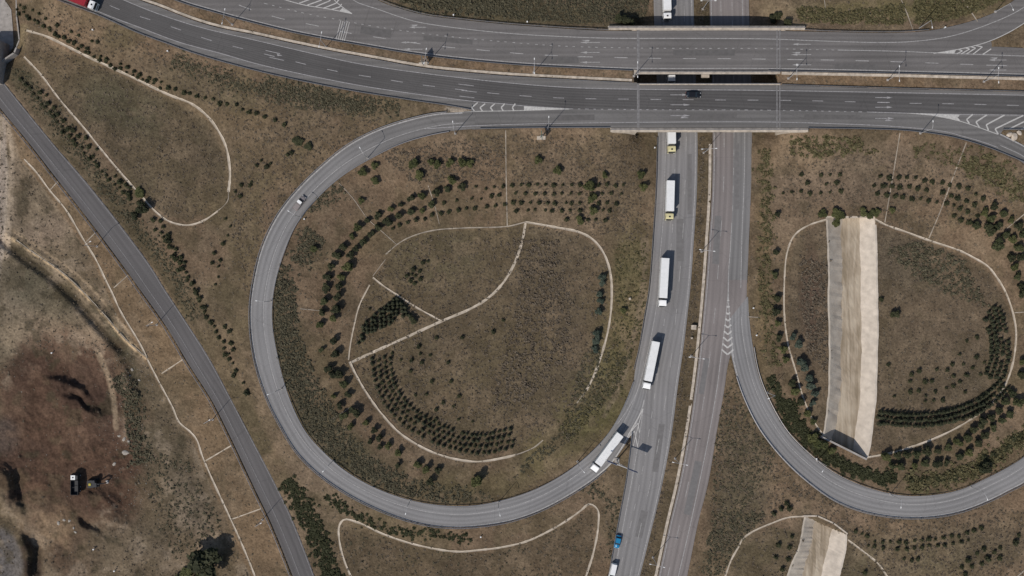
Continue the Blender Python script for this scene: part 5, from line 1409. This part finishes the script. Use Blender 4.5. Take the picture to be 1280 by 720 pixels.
trees([(1219, 280, 6), (1235, 286, 8), (1247, 302, 8.5), (1246, 281, 5), (1256, 292, 5), (1265, 297, 5), (1272, 309, 5.5), (1263, 321, 5.5), (1276, 320, 5), (1268, 332, 4.5), (1271, 344, 4.5), (1275, 356, 4), (1239, 272, 5), (1242, 256, 4.6), (1253, 266, 4.6), (1263, 274, 4), (1230, 264, 5, 'leaf_olive'), (1272, 281, 6), (1279, 292, 5)],
      'dark tree, %s in the thick cluster right of the upper right ditch corner', 'tree cluster in the upper right of the right loop')
trees([(1277, 365, 5), (1279, 450, 5), (1275, 467, 4.6), (1264, 490, 4.6), (1256, 500, 4.8), (1272, 500, 7), (1247, 510, 5), (1261, 515, 5.5), (1238, 520, 5.4), (1252, 524, 4), (1227, 525, 7), (1241, 532, 4.4), (1217, 535, 4.6), (1231, 542, 5)],
      'dark tree, %s going down the lower right, outside the ditch of the right loop', 'trees down the lower right side of the right loop')
trees([(1107, 569, 6), (1122, 566, 5.4), (1133, 566, 5.4), (1145, 565, 5), (1158, 560, 6.6), (1172, 562, 4), (1185, 556, 5.4), (1197, 550, 5.4), (1208, 545, 5), (1222, 551, 5)],
      'dark tree, %s from the west in the row just below the right ditch', 'upper row of trees below the right ditch')
trees([(1115, 580, 4.4), (1125, 580, 5), (1142, 579, 4), (1156, 577, 4.8), (1171, 577, 5), (1183, 576, 4), (1199, 568, 5.4), (1210, 563, 5.4), (1231, 582, 8)],
      'dark tree, %s from the west in the second row below the right ditch', 'lower row of trees below the right ditch')
trees([(972, 267, 3.4), (970, 314, 3.8), (969, 342, 4), (971, 372, 4.4), (970, 387, 6), (972, 402, 4), (974, 420, 4.4), (979, 434, 5), (982, 447, 4.4), (991, 476, 5.4), (995, 487, 5.8), (1000, 500, 5), (1009, 514, 4.8), (1017, 525, 4)],
      'round dark tree, %s from the north along the left side of the right loop', 'tree line along the left of the right loop')
trees([(999, 427, 6), (1001, 450, 6), (1005, 457, 5), (1011, 470, 5), (1014, 481, 5), (1019, 490, 4.4), (1016, 502, 4), (991, 419, 4)], 'grey green tree, %s from the north between ditch and pale canal', 'grey green trees beside the canal', 'leaf_grey')
trees([(1029, 266, 6), (1046, 264, 7), (1047, 276, 6), (1052, 267, 5), (1079, 264, 5), (1089, 266, 6), (1097, 264, 5.5), (1115, 261, 4)], 'olive green bush, %s from the west at the head of the pale canal', 'bushes at the head of the canal', 'leaf_olive', tall=.7)
trees([(1026, 551, 8, 'leaf_olive'), (1017, 544, 7), (1040, 560, 5)], 'dense green tree, %s from the right at the dark lower end of the canal', 'trees at the lower end of the canal')
tree(268, 694, 22, 'largest broad dark tree in the lower left corner by the ditch', None, 'leaf_dark', .75)
tree(184, 259, 8, 'dense dark tree straddling the ditch at the tip of the left triangle', None, 'leaf_dark', 1.0)
for i, q in enumerate(((238, 712, 9), (226, 722, 8), (248, 722, 9))): tree(q[0], q[1], q[2], 'olive bush, %s from the right, below the largest dark tree' % ORD[[1, 2, 0][i]], 'olive bushes below the big tree', 'leaf_olive', .4)
tree(172, 268, 5, 'smaller dark tree just below the dark one on the left ditch', None, 'leaf_dark', .9)
tree(178, 238, 7, 'pale olive bush above the dark tree on the left ditch', None, 'leaf_olive', .35)
tree(599, 597, 8, 'lone dark tree near the bottom of the left loop, casting a strong shadow', None, 'leaf_olive', 1.2)
tree(1119, 391, 6, 'lone dark tree east of the canal on the bare floor of the right loop', None, 'leaf_dark', .9)
tree(518, 399, 4.5, 'lone dark tree where the diagonal ditch meets the dark planting', None, 'leaf_dark', 1.0)
tree(780, 386, 4, 'lone small green tree below the small box near the lower road', None, 'leaf_olive', .7)
tree(375, 175, 7, 'dark green bush in the slope north west of the left loop', None, 'leaf_dark', .4)
tree(388, 181, 5, 'smaller dark green bush next to the slope bush north west of the left loop', None, 'leaf_dark', .5)
for i, q in enumerate(((783, 24, 7), (775, 22, 6), (790, 27, 5), (967, 22, 6), (973, 18, 5), (985, 28, 5))):
    tree(q[0], q[1], q[2], ('green bush, %s from the left at the north %s corner of the bridge' % (ORD[[1, 0, 2, 0, 1, 2][i]], 'west' if i < 3 else 'east')), 'bushes at the bridge corners', 'leaf_dark', .7)
for i, q in enumerate(((750, 366, 4), (754, 345, 4.4), (754, 352, 4), (752, 375, 4), (750, 387, 4.5), (748, 415, 5), (747, 424, 5), (745, 434, 4.4))):
    tree(q[0], q[1], q[2], 'grey green tree, %s in the line inside the left loop ditch, right arm' % ORD[i], 'grey green trees by the left loop ditch', 'leaf_grey', .9)

# small shrubs: (u, v, size px, material, label)
SHR = []
def row(pts, lab, grp, m='leaf_dark', s=2.3, off=(0, 0)):
    for q in pts: SHR.append((q[0] + random.uniform(-.4, .4), q[1] + random.uniform(-.4, .4), s * random.uniform(.75, 1.25), m, lab, grp))
def T(ox, oy, l): return [(ox + x / 4, oy + y / 4) for x, y in l]
r1 = T(640, 180, [(x, 202) for x in (5, 48, 88, 130, 168, 213, 255, 300, 345, 435, 475, 520, 558)]); r2 = T(640, 180, [(x, 247) for x in (22, 70, 120, 165, 210, 252, 295, 340, 400, 450, 500, 548)])
r3 = T(640, 180, [(x, 293) for x in (10, 48, 92, 138, 180, 217, 270, 300, 340, 385, 435, 478, 523)]); r4 = T(640, 180, [(x, 330) for x in (22, 83, 117, 168, 205, 250, 292, 340, 455, 490)]); r5 = T(640, 180, [(x, 377) for x in (275, 345, 380, 420, 470)])
for n_i, rr in zip(('topmost', 'second', 'third', 'fourth', 'lowest'), (r1, r2, r3, r4, r5)):
    row(rr, 'small dark shrub in the %s straight row right of the thin ditch, left loop' % n_i, 'shrubs of the %s straight row in the left loop' % n_i)
row(T(320, 180, [(1240, 208), (1195, 215), (1150, 222), (1100, 212), (1220, 250), (1183, 257), (1125, 272), (1080, 272), (1008, 280), (945, 290)]), 'small dark shrub in the upper rows left of the thin ditch, left loop', 'upper row shrubs left of the thin ditch')
row(T(320, 180, [(1245, 298), (1200, 305), (1160, 310), (1100, 320), (1052, 320), (1015, 330), (968, 338), (932, 345), (883, 352), (845, 370), (805, 375), (762, 388), (722, 405), (688, 420)]), 'small dark shrub in the long bending row just outside the upper left ditch', 'bending row of shrubs above the ditch')
row(T(320, 180, [(790, 625), (780, 650), (757, 655), (822, 635), (800, 655), (778, 680), (827, 672), (797, 695), (862, 585), (840, 590)]), 'small dark shrub in the little block above the dark planting, left loop', 'small block of shrubs')
row(T(960, 180, [(172, 150), (267, 155), (310, 152), (357, 152), (195, 195), (292, 200), (342, 190), (75, 245), (120, 240), (168, 235), (213, 240), (265, 240), (310, 242), (365, 237)]), 'small dark shrub in the short rows above the head of the pale canal', 'shrub rows above the canal', s=2.5)
row(T(960, 180, [(562, 158), (608, 165), (655, 163), (697, 165), (742, 165), (785, 180), (822, 182), (875, 190), (910, 200), (955, 205), (1000, 220), (1040, 248), (1077, 270)]), 'small dark shrub in the topmost row right of the canal head', 'topmost shrub row of the right loop', s=2.9)
row(T(960, 180, [(532, 205), (575, 205), (622, 210), (660, 215), (708, 212), (750, 220), (793, 225), (875, 240), (915, 255), (950, 270), (992, 282), (1035, 300)]), 'small dark shrub in the middle row right of the canal head', 'middle shrub row of the right loop', s=2.9)
row(T(960, 180, [(550, 245), (595, 253), (635, 258), (673, 262), (718, 270), (763, 270), (803, 280), (845, 287), (893, 293), (928, 307), (960, 320), (1003, 333), (1045, 355), (930, 355), (965, 378), (1005, 390)]), 'small dark shrub in the lowest row right of the canal head', 'lowest shrub row of the right loop', s=2.7)
row(T(0, 0, [(105, 25), (130, 37), (168, 50), (200, 68), (103, 67), (152, 90), (190, 103), (225, 125), (232, 92), (290, 125), (253, 155), (285, 172), (320, 185), (358, 158), (397, 175), (350, 203), (377, 210), (410, 228), (443, 240), (465, 203), (495, 210), (507, 283), (540, 293)]), 'small dark shrub in the loose rows at the start of the upper left ditch', 'shrubs at the start of the upper left ditch')
row(T(0, 0, [(608, 318), (643, 333), (673, 352), (705, 370), (750, 388), (778, 398), (808, 410), (847, 435), (882, 445), (925, 463), (955, 468), (993, 477), (1030, 488), (1067, 495), (1103, 515), (1137, 523), (1215, 545), (1253, 558)]) + [(332, 145), (345, 150), (357, 156), (297, 130), (321, 141)], 'small dark shrub in the single row above the upper left ditch', 'row of shrubs above the upper left ditch')
row(T(0, 0, [(275, 540), (235, 475), (293, 570), (325, 600), (205, 460), (250, 515), (375, 650), (400, 680), (435, 690), (322, 660), (345, 640)]) + T(0, 180, [(450, 10), (490, 25), (470, 60), (490, 100), (580, 160), (605, 185), (635, 200), (655, 215), (650, 245), (655, 270), (700, 290), (720, 300), (775, 375), (805, 385), (820, 410)]), 'dark shrub in the row between the left triangle ditch and the side road', 'shrubs along the left triangle ditch', s=2.6)
row(T(0, 180, [(848, 455), (840, 480), (853, 485), (885, 520), (850, 515), (873, 560), (880, 575), (912, 560), (905, 590), (928, 590), (920, 620), (900, 625), (945, 665), (970, 690)]) + T(0, 360, [(985, 15), (1003, 50), (1027, 95), (1063, 168), (1130, 190), (1150, 215), (1098, 245), (1157, 270), (1170, 305), (1130, 328), (1240, 518), (1175, 435), (1220, 470)]), 'dark upright shrub in the line running down beside the side road', 'shrub line beside the side road', s=2.9)
row(T(0, 180, [(1210, 205), (1258, 205), (1210, 260), (1180, 240), (1130, 375), (1155, 410), (1140, 455), (1123, 495), (1075, 545), (1065, 590), (1105, 577), (1097, 610), (1095, 665), (1080, 700), (1260, 190)]), 'small dark shrub in the line right of the left triangle, toward the left loop', 'shrubs between triangle and left loop', s=2.1)
row(T(320, 180, [(30, 80), (75, 95), (10, 105), (60, 110), (185, 40), (160, 50)]), 'small green shrub on the slope outside the upper left bend of the left loop', 'shrubs outside the upper left bend')
row(T(960, 540, [(440, 490), (470, 505), (497, 518), (533, 545), (577, 545), (610, 545), (655, 545), (690, 548), (732, 540), (770, 537), (805, 530), (837, 530), (875, 525), (915, 515), (955, 515), (995, 500), (1030, 485), (1065, 475)]), 'small dark shrub in the upper curved row below the right loop', 'upper curved row below the right loop', s=2.3)
row(T(960, 540, [(503, 565), (530, 570), (578, 575), (650, 580), (693, 580), (730, 577), (770, 573), (805, 565), (848, 563), (883, 560), (923, 555), (965, 545), (1000, 535), (680, 630), (720, 635), (750, 630)]), 'small dark shrub in the lower curved row below the right loop', 'lower curved row below the right loop', s=2.3)
row(T(960, 540, [(1080, 575), (1045, 603), (1130, 595), (1160, 570), (1160, 625), (1000, 635), (1070, 655), (970, 665), (1020, 670), (1100, 625), (1255, 510), (1240, 545), (990, 705), (485, 700)]), 'dark shrub loosely scattered in the bottom right corner', 'scattered shrubs in the bottom right', s=3.0)
row(T(960, 540, [(93, 348), (68, 378), (110, 380), (30, 400), (120, 520), (110, 570), (100, 630), (75, 680), (55, 560), (40, 620)]), 'dark shrub left of the southern canal piece', 'shrubs left of the southern canal', s=3.0)
row(T(960, 360, [(600, 378), (755, 410), (785, 465), (822, 460), (958, 330), (922, 380), (993, 262), (1048, 240), (1080, 370), (978, 380), (1022, 395), (843, 408), (893, 408), (928, 435), (992, 430), (1060, 432), (720, 430), (708, 463), (752, 508), (712, 515), (838, 512), (890, 500), (928, 487), (960, 465), (988, 515), (630, 540), (790, 535), (828, 560), (875, 557), (785, 563), (565, 55), (1040, 340)]), 'small dark shrub scattered on the bare floor of the right loop', 'scattered shrubs in the right loop', s=2.4)
row(T(320, 360, [(905, 243), (820, 285), (825, 325), (875, 332), (783, 355), (835, 370), (778, 412), (965, 370), (980, 465), (1018, 537), (905, 603), (990, 590), (940, 570), (855, 530), (800, 535), (905, 655), (1083, 665), (1015, 655), (880, 465), (685, 325), (725, 358), (1240, 160), (1035, 245), (1190, 215), (690, 70), (570, 100)]), 'small dark shrub scattered on the floor of the left loop', 'scattered shrubs in the left loop', s=2.3)
for pth, lb_, gp_ in (([(28, 100), (60, 137), (95, 178), (130, 215), (160, 246)], 'dark shrub in the inner file between side road and left triangle ditch', 'inner shrub file by the side road'),
                      ([(196, 285), (212, 306), (228, 333), (242, 360), (256, 388), (275, 420), (296, 462)], 'dark upright shrub in the second file east of the side road', 'second shrub file east of the side road'),
                      ([(24, 12), (60, 34), (100, 60), (150, 86), (200, 108)], 'tiny dark shrub in the outer file above the upper left ditch', 'outer shrub file above the upper left ditch')):
    row([tuple(q) for q in spline(pth, 7.5) + np.random.default_rng(len(lb_)).normal(0, .9, spline(pth, 7.5).shape)], lb_, gp_, s=2.1)
# dense conifer rows
CON = []
def curve_rows(pts, offs, sp, lab, grp, s=2.6, m='leaf_conif', jit=.7, skip=.04):
    q = spline(pts, sp); t = np.gradient(q, axis=0); t /= np.linalg.norm(t, axis=1)[:, None]; n = np.stack([-t[:, 1], t[:, 0]], 1)
    for j, o_ in enumerate(offs):
        for i in range(len(q)):
            if random.random() < skip: continue
            p = q[i] + n[i] * o_ + t[i] * (sp / 2 if j % 2 else 0)
            CON.append((p[0] + random.uniform(-jit, jit), p[1] + random.uniform(-jit, jit), s * random.uniform(.8, 1.2), m, lab, grp))
curve_rows([(466, 447), (470, 475), (480, 500), (498, 522), (520, 539), (545, 552), (575, 562), (605, 565), (640, 558)], (0, -7.5, -15, -22), 7.2, 'small evergreen in the close rows above the lower ditch of the left loop', 'evergreen rows in the lower left loop', 2.6)
curve_rows([(1236, 386), (1243, 410), (1247, 430), (1246, 450), (1240, 468)], (8, 1, -6, -13), 5.8, 'small evergreen in the close rows along the right arm of the right ditch', 'evergreen rows in the right arm', 3.0)
curve_rows([(1252, 478), (1238, 492), (1220, 504), (1195, 514), (1165, 520), (1130, 521), (1101, 518)], (4, -3, -10), 5.2, 'small evergreen in the thick band above the lower ditch of the right loop', 'evergreen band in the lower right loop', 3.2)
patch = [(449, 428), (453, 408), (468, 392), (488, 373), (500, 372), (512, 382), (514, 394), (495, 398), (480, 412), (462, 414), (452, 432)]
pc = 0
for a_ in np.arange(444, 520, 5.4):
    for b_ in np.arange(368, 436, 5.0):
        aa = a_ + random.uniform(-1.3, 1.3); bb = b_ + random.uniform(-1.3, 1.3)
        if inpoly(np.array([aa]), np.array([bb]), patch)[0]: CON.append((aa, bb, random.uniform(2.6, 3.6), 'leaf_conif', 'dense dark evergreen in the curved patch between ditches of the left loop', 'dark planting patch'))
def plant_small(lst, kind, cat, stuffname, stufflabel):
    lst = sorted(lst, key=lambda q: -q[2])
    for q in lst[:295]:
        me = random.choice(conif[q[3]]); o = D.objects.new(kind, me); COL.objects.link(o)
        s_ = q[2] * S * (1.25 if kind == 'small_conifer' else 1.5); o.location = G(q[0] - s_ * .9, q[1] + s_ * .9, -.05); o.rotation_euler = (0, 0, random.uniform(0, 6.28)); o.scale = (s_ * 1.45, s_ * 1.45, s_ * 1.5)
        tag(o, q[4], cat, q[5])
    rest = lst[295:]
    if rest:
        V_, F_ = [], []; c_ = 0
        for i, q in enumerate(rest):
            r = random.Random(i); lobes = [(0, 0, .3, .5)] + [(r.uniform(-.3, .3), r.uniform(-.3, .3), r.uniform(.25, .8), r.uniform(.22, .36)) for _ in range(4)]
            v_, f_ = leafcloud(110, .13, lobes, i); s_ = q[2] * S; p = G(q[0] - s_ * .9, q[1] + s_ * .9, -.05)
            s_ *= 1.4; V_.append(v_ * s_ * 1.45 + np.array(p)); F_.append(f_ + c_); c_ += len(v_)
        stuff(npobj(stuffname, np.vstack(V_), np.vstack(F_), M['leaf_dark']), stufflabel, cat)
plant_small(SHR, 'shrub', 'shrub', 'small_shrubs', 'smallest dark shrubs scattered over the slopes of the interchange')
plant_small(CON, 'small_conifer', 'evergreen', 'small_conifers', 'smallest dark evergreens filling the planted bands inside both loops')

# ---------------------------------------------------------------- uncountable scrub and dry grass
def tufts(name, regions, m, label, cat, base=.28, seed=0, nleaf=9):
    """regions: (kind, data, count, size px); kind 'poly' or 'path' (pts, halfwidth)"""
    r = np.random.default_rng(seed); pos = []; siz = []
    for kind, data, cnt, s_ in regions:
        if kind == 'poly':
            pl = np.array(data); got = 0
            while got < cnt:
                uu = r.uniform(pl[:, 0].min(), pl[:, 0].max(), cnt * 2); vv = r.uniform(pl[:, 1].min(), pl[:, 1].max(), cnt * 2)
                k_ = inpoly(uu, vv, pl); uu = uu[k_][:cnt - got]; vv = vv[k_][:cnt - got]
                pos += list(zip(uu, vv)); siz += list(s_ * r.uniform(.5, 1.5, len(uu))); got += len(uu)
        else:
            q = spline(data[0], 2); hw = data[1]
            for _ in range(cnt):
                i = r.integers(1, len(q) - 1); t = q[i + 1] - q[i - 1]; t = t / np.linalg.norm(t); n = np.array([-t[1], t[0]])
                p = q[i] + n * r.normal() * hw * .5; pos.append((p[0], p[1])); siz.append(s_ * r.uniform(.5, 1.5))
    pos = np.array(pos); siz = np.array(siz) * S
    x = np.interp(pos[:, 0], fu, np.arange(len(fu))); y = np.interp(pos[:, 1], fv, np.arange(len(fv)))
    xi = x.astype(int); yi = y.astype(int)
    onroad = roadm[yi, xi] | roadm[yi + 1, xi + 1] | roadm[yi + 1, xi] | roadm[yi, xi + 1] | canm[yi, xi]
    onroad |= (np.hypot((pos[:, 0] - 72) / 88, (pos[:, 1] - 560) / 125) < 1) & (r.random(len(pos)) < .85)
    pos = pos[~onroad]; siz = siz[~onroad]; xi = xi[~onroad]; yi = yi[~onroad]; fx = x[~onroad] - xi; fy = y[~onroad] - yi
    z = (SURF[yi, xi] * (1 - fx) + SURF[yi, xi + 1] * fx) * (1 - fy) + (SURF[yi + 1, xi] * (1 - fx) + SURF[yi + 1, xi + 1] * fx) * fy
    kk = S * (CH - z) / CH; c = np.stack([(pos[:, 0] - 640) * kk, (360 - pos[:, 1]) * kk, z], 1)
    n = len(c)
    d = r.normal(size=(n, nleaf, 3)); d /= np.linalg.norm(d, axis=2)[..., None]; d[..., 2] = np.abs(d[..., 2]) * .8
    cc_ = c[:, None, :] + d * (r.random((n, nleaf, 1)) ** .5) * siz[:, None, None] * .62
    a1 = r.normal(size=(n, nleaf, 3)); a1[..., 2] *= .5; a1 /= np.linalg.norm(a1, axis=2)[..., None]
    a2 = np.cross(a1, r.normal(size=(n, nleaf, 3)) * .5 + np.array([0, 0, 1])); a2 /= np.linalg.norm(a2, axis=2)[..., None] + 1e-9
    s = (siz[:, None, None] * base * r.uniform(.7, 1.5, (n, nleaf, 1)))
    v = np.stack([cc_ - a1 * s - a2 * s * .6, cc_ + a1 * s - a2 * s * .5, cc_ + a2 * s], 2).reshape(-1, 3)
    f = np.arange(len(v)).reshape(-1, 3)
    return stuff(npobj(name, v, f, m), label, cat)
inner_l = [(345, 350), (343, 420), (356, 480), (385, 538), (430, 580), (500, 618), (560, 630), (620, 625), (600, 612), (520, 600), (470, 575), (430, 530), (395, 470), (372, 410), (368, 350)]
tufts('green_scrub', [('poly', [(1105, 310), (1150, 302), (1205, 325), (1225, 365), (1240, 385), (1190, 370), (1140, 345)], 420, 3.4), ('poly', inner_l, 1700, 2.6), ('path', ([(352, 330), (355, 400), (372, 480), (405, 545), (460, 592), (520, 617)], 15), 1100, 2.8),
                      ('path', ([(362, 262), (400, 250), (430, 235)], 12), 200, 2.5), ('path', ([(395, 290), (370, 330)], 16), 260, 2.8),
                      ('path', ([(640, 6), (560, 4), (500, -8)], 16), 900, 3.4), ('poly', [(590, -10), (812, -10), (806, 26), (720, 30), (640, 24), (590, 16)], 2100, 2.4),
                      ('path', ([(215, 75), (260, 92), (320, 112), (400, 128), (470, 137)], 12), 900, 2.6), ('path', ([(330, 100), (400, 118), (500, 135)], 14), 500, 2.6),
                      ('poly', [(885, 560), (895, 640), (930, 640), (980, 560), (940, 500), (915, 470)], 700, 2.2), ('poly', [(875, 720), (890, 640), (960, 640), (915, 690), (905, 720)], 500, 2.5),
                      ('path', ([(20, 85), (60, 140), (110, 200), (165, 275), (215, 340), (245, 400)], 11), 1100, 2.2), ('poly', [(730, 440), (790, 440), (770, 490), (700, 560), (640, 600), (660, 570), (700, 540)], 700, 2.2),
                      ('path', ([(640, 640), (700, 612), (745, 612), (770, 640), (765, 700)], 10), 400, 2.4), ('poly', bottom_fl, 500, 1.8),
                      ('path', ([(145, 470), (165, 500), (168, 540), (180, 580)], 14), 500, 3.0), ('poly', [(180, 560), (240, 580), (280, 660), (220, 700), (190, 640)], 400, 2.4)],
      M['scrub_g'], 'low dark green scrub covering the verges and embankments', 'scrub', seed=1)
tufts('thicket', [('path', ([(356, 600), (372, 625), (388, 655), (402, 685), (412, 715), (420, 750)], 13), 620, 3.6), ('path', ([(405, 620), (440, 640), (480, 660), (530, 668), (590, 675)], 7), 190, 3.4),
                  ('path', ([(985, 500), (1000, 535), (1030, 566), (1070, 588), (1120, 600)], 8), 620, 4.0), ('path', ([(962, 470), (975, 500), (992, 540)], 7), 160, 3.2), ('path', ([(1125, 601), (1180, 598), (1230, 578), (1285, 540)], 6), 60, 5.0)],
      M['leaf_dark'], 'thick dark green bushes massed along the feet of the loop embankments', 'bushes', seed=2, base=.2, nleaf=34)
tufts('olive_scrub', [('poly', [(995, 8), (1060, 14), (1130, 5), (1132, 30), (1060, 30), (1000, 28)], 520, 3.4), ('poly', [(1140, -5), (1265, -5), (1230, 12), (1190, 24), (1144, 30)], 600, 3.6),
                      ('path', ([(955, 185), (958, 260), (957, 330), (958, 400), (968, 460)], 9), 420, 3.2), ('path', ([(1130, 604), (1180, 598), (1230, 580), (1290, 540)], 12), 520, 4.2),
                      ('poly', [(985, 168), (1070, 172), (1100, 190), (1040, 198), (990, 195)], 200, 3.8), ('path', ([(1200, 200), (1240, 215), (1285, 245)], 18), 260, 4.0), ('path', ([(1140, 185), (1200, 195)], 10), 60, 3.4),
                      ('poly', [(770, 300), (812, 300), (806, 400), (790, 450), (760, 470), (768, 380)], 420, 2.2), ('path', ([(700, 545), (750, 500), (780, 450)], 16), 300, 2.4)],
      M['scrub_o'], 'yellowish olive scrub on the sunny embankments', 'scrub', seed=3)
tufts('brown_scrub', [('poly', [(640, 168), (800, 170), (810, 300), (770, 300), (700, 270), (640, 225)], 1500, 1.8), ('poly', [(470, 190), (630, 168), (630, 225), (520, 230)], 900, 2.0),
                      ('poly', left_floor, 3400, 2.0), ('poly', [(640, 300), (700, 300), (715, 380), (705, 450), (660, 500), (610, 510), (640, 420), (650, 350)], 900, 3.0),
                      ('poly', right_floor, 1500, 1.9), ('poly', [(1000, 320), (1034, 330), (1034, 470), (1010, 440), (1002, 380)], 420, 3.2),
                      ('poly', [(60, 0), (170, 50), (330, 100), (480, 150), (330, 290), (320, 420), (290, 300), (295, 160), (230, 110), (40, 30)], 1900, 1.9), ('poly', left_tri, 900, 1.8),
                      ('poly', [(980, 175), (1280, 210), (1280, 260), (1160, 290), (980, 270)], 1300, 1.8), ('poly', [(1000, 610), (1280, 640), (1280, 720), (1100, 720), (1040, 660)], 1300, 2.0),
                      ('poly', [q for q in field if 1], 1500, 1.9), ('path', ([(877, 170), (872, 330), (850, 490), (800, 740)], 5), 700, 1.8), ('path', ([(877, -20), (877, 30)], 5), 60, 2.0), ('poly', br_fl, 500, 2.2), ('poly', bottom_fl, 600, 2.0),
                      ('poly', [(900, 470), (960, 560), (1010, 620), (960, 650), (890, 700), (890, 560)], 900, 2.0)],
      M['scrub_b'], 'brown tussocks dotted over the dry ground', 'scrub', seed=4)
tufts('dry_grass', [('poly', [(-20, -20), (1300, -20), (1300, 740), (-20, 740)], 15000, 1.7)], M['grass_dry'], 'short dry grass over the open ground', 'grass', seed=5, nleaf=7)
print('objects', len(D.objects))

M['stone'] = mat('field_stone', (.25, .22, .18), .95, noise=.3, nscale=1.5)
def stones(n):
    r = np.random.default_rng(5); V_, F_ = [], []
    base = np.array([(1, 0, 0), (-1, 0, 0), (0, 1, 0), (0, -1, 0), (0, 0, 1), (0, 0, -1)], float)
    fc = np.array([(0, 2, 4), (2, 1, 4), (1, 3, 4), (3, 0, 4), (2, 0, 5), (1, 2, 5), (3, 1, 5), (0, 3, 5)])
    c = 0
    while c < n:
        if r.random() < .6: u_, v_ = r.normal(165, 20), r.uniform(440, 640)
        else: u_, v_ = r.uniform(0, 240), r.uniform(330, 720)
        if not inpoly(np.array([u_]), np.array([v_]), field)[0] or u_ < -5: continue
        sz = r.uniform(.08, .24) * (1.5 if r.random() < .08 else 1); p = np.array(G(u_, v_, .02))
        V_.append(base * r.uniform(.6, 1.3, (6, 1)) * sz * np.array([1, 1, .6]) + p); F_.append(fc + 6 * c); c += 1
    return stuff(npobj('scattered_stones', np.vstack(V_), np.vstack(F_), M['stone']), 'pale stones scattered over the rough western field', 'stones')
stones(380)
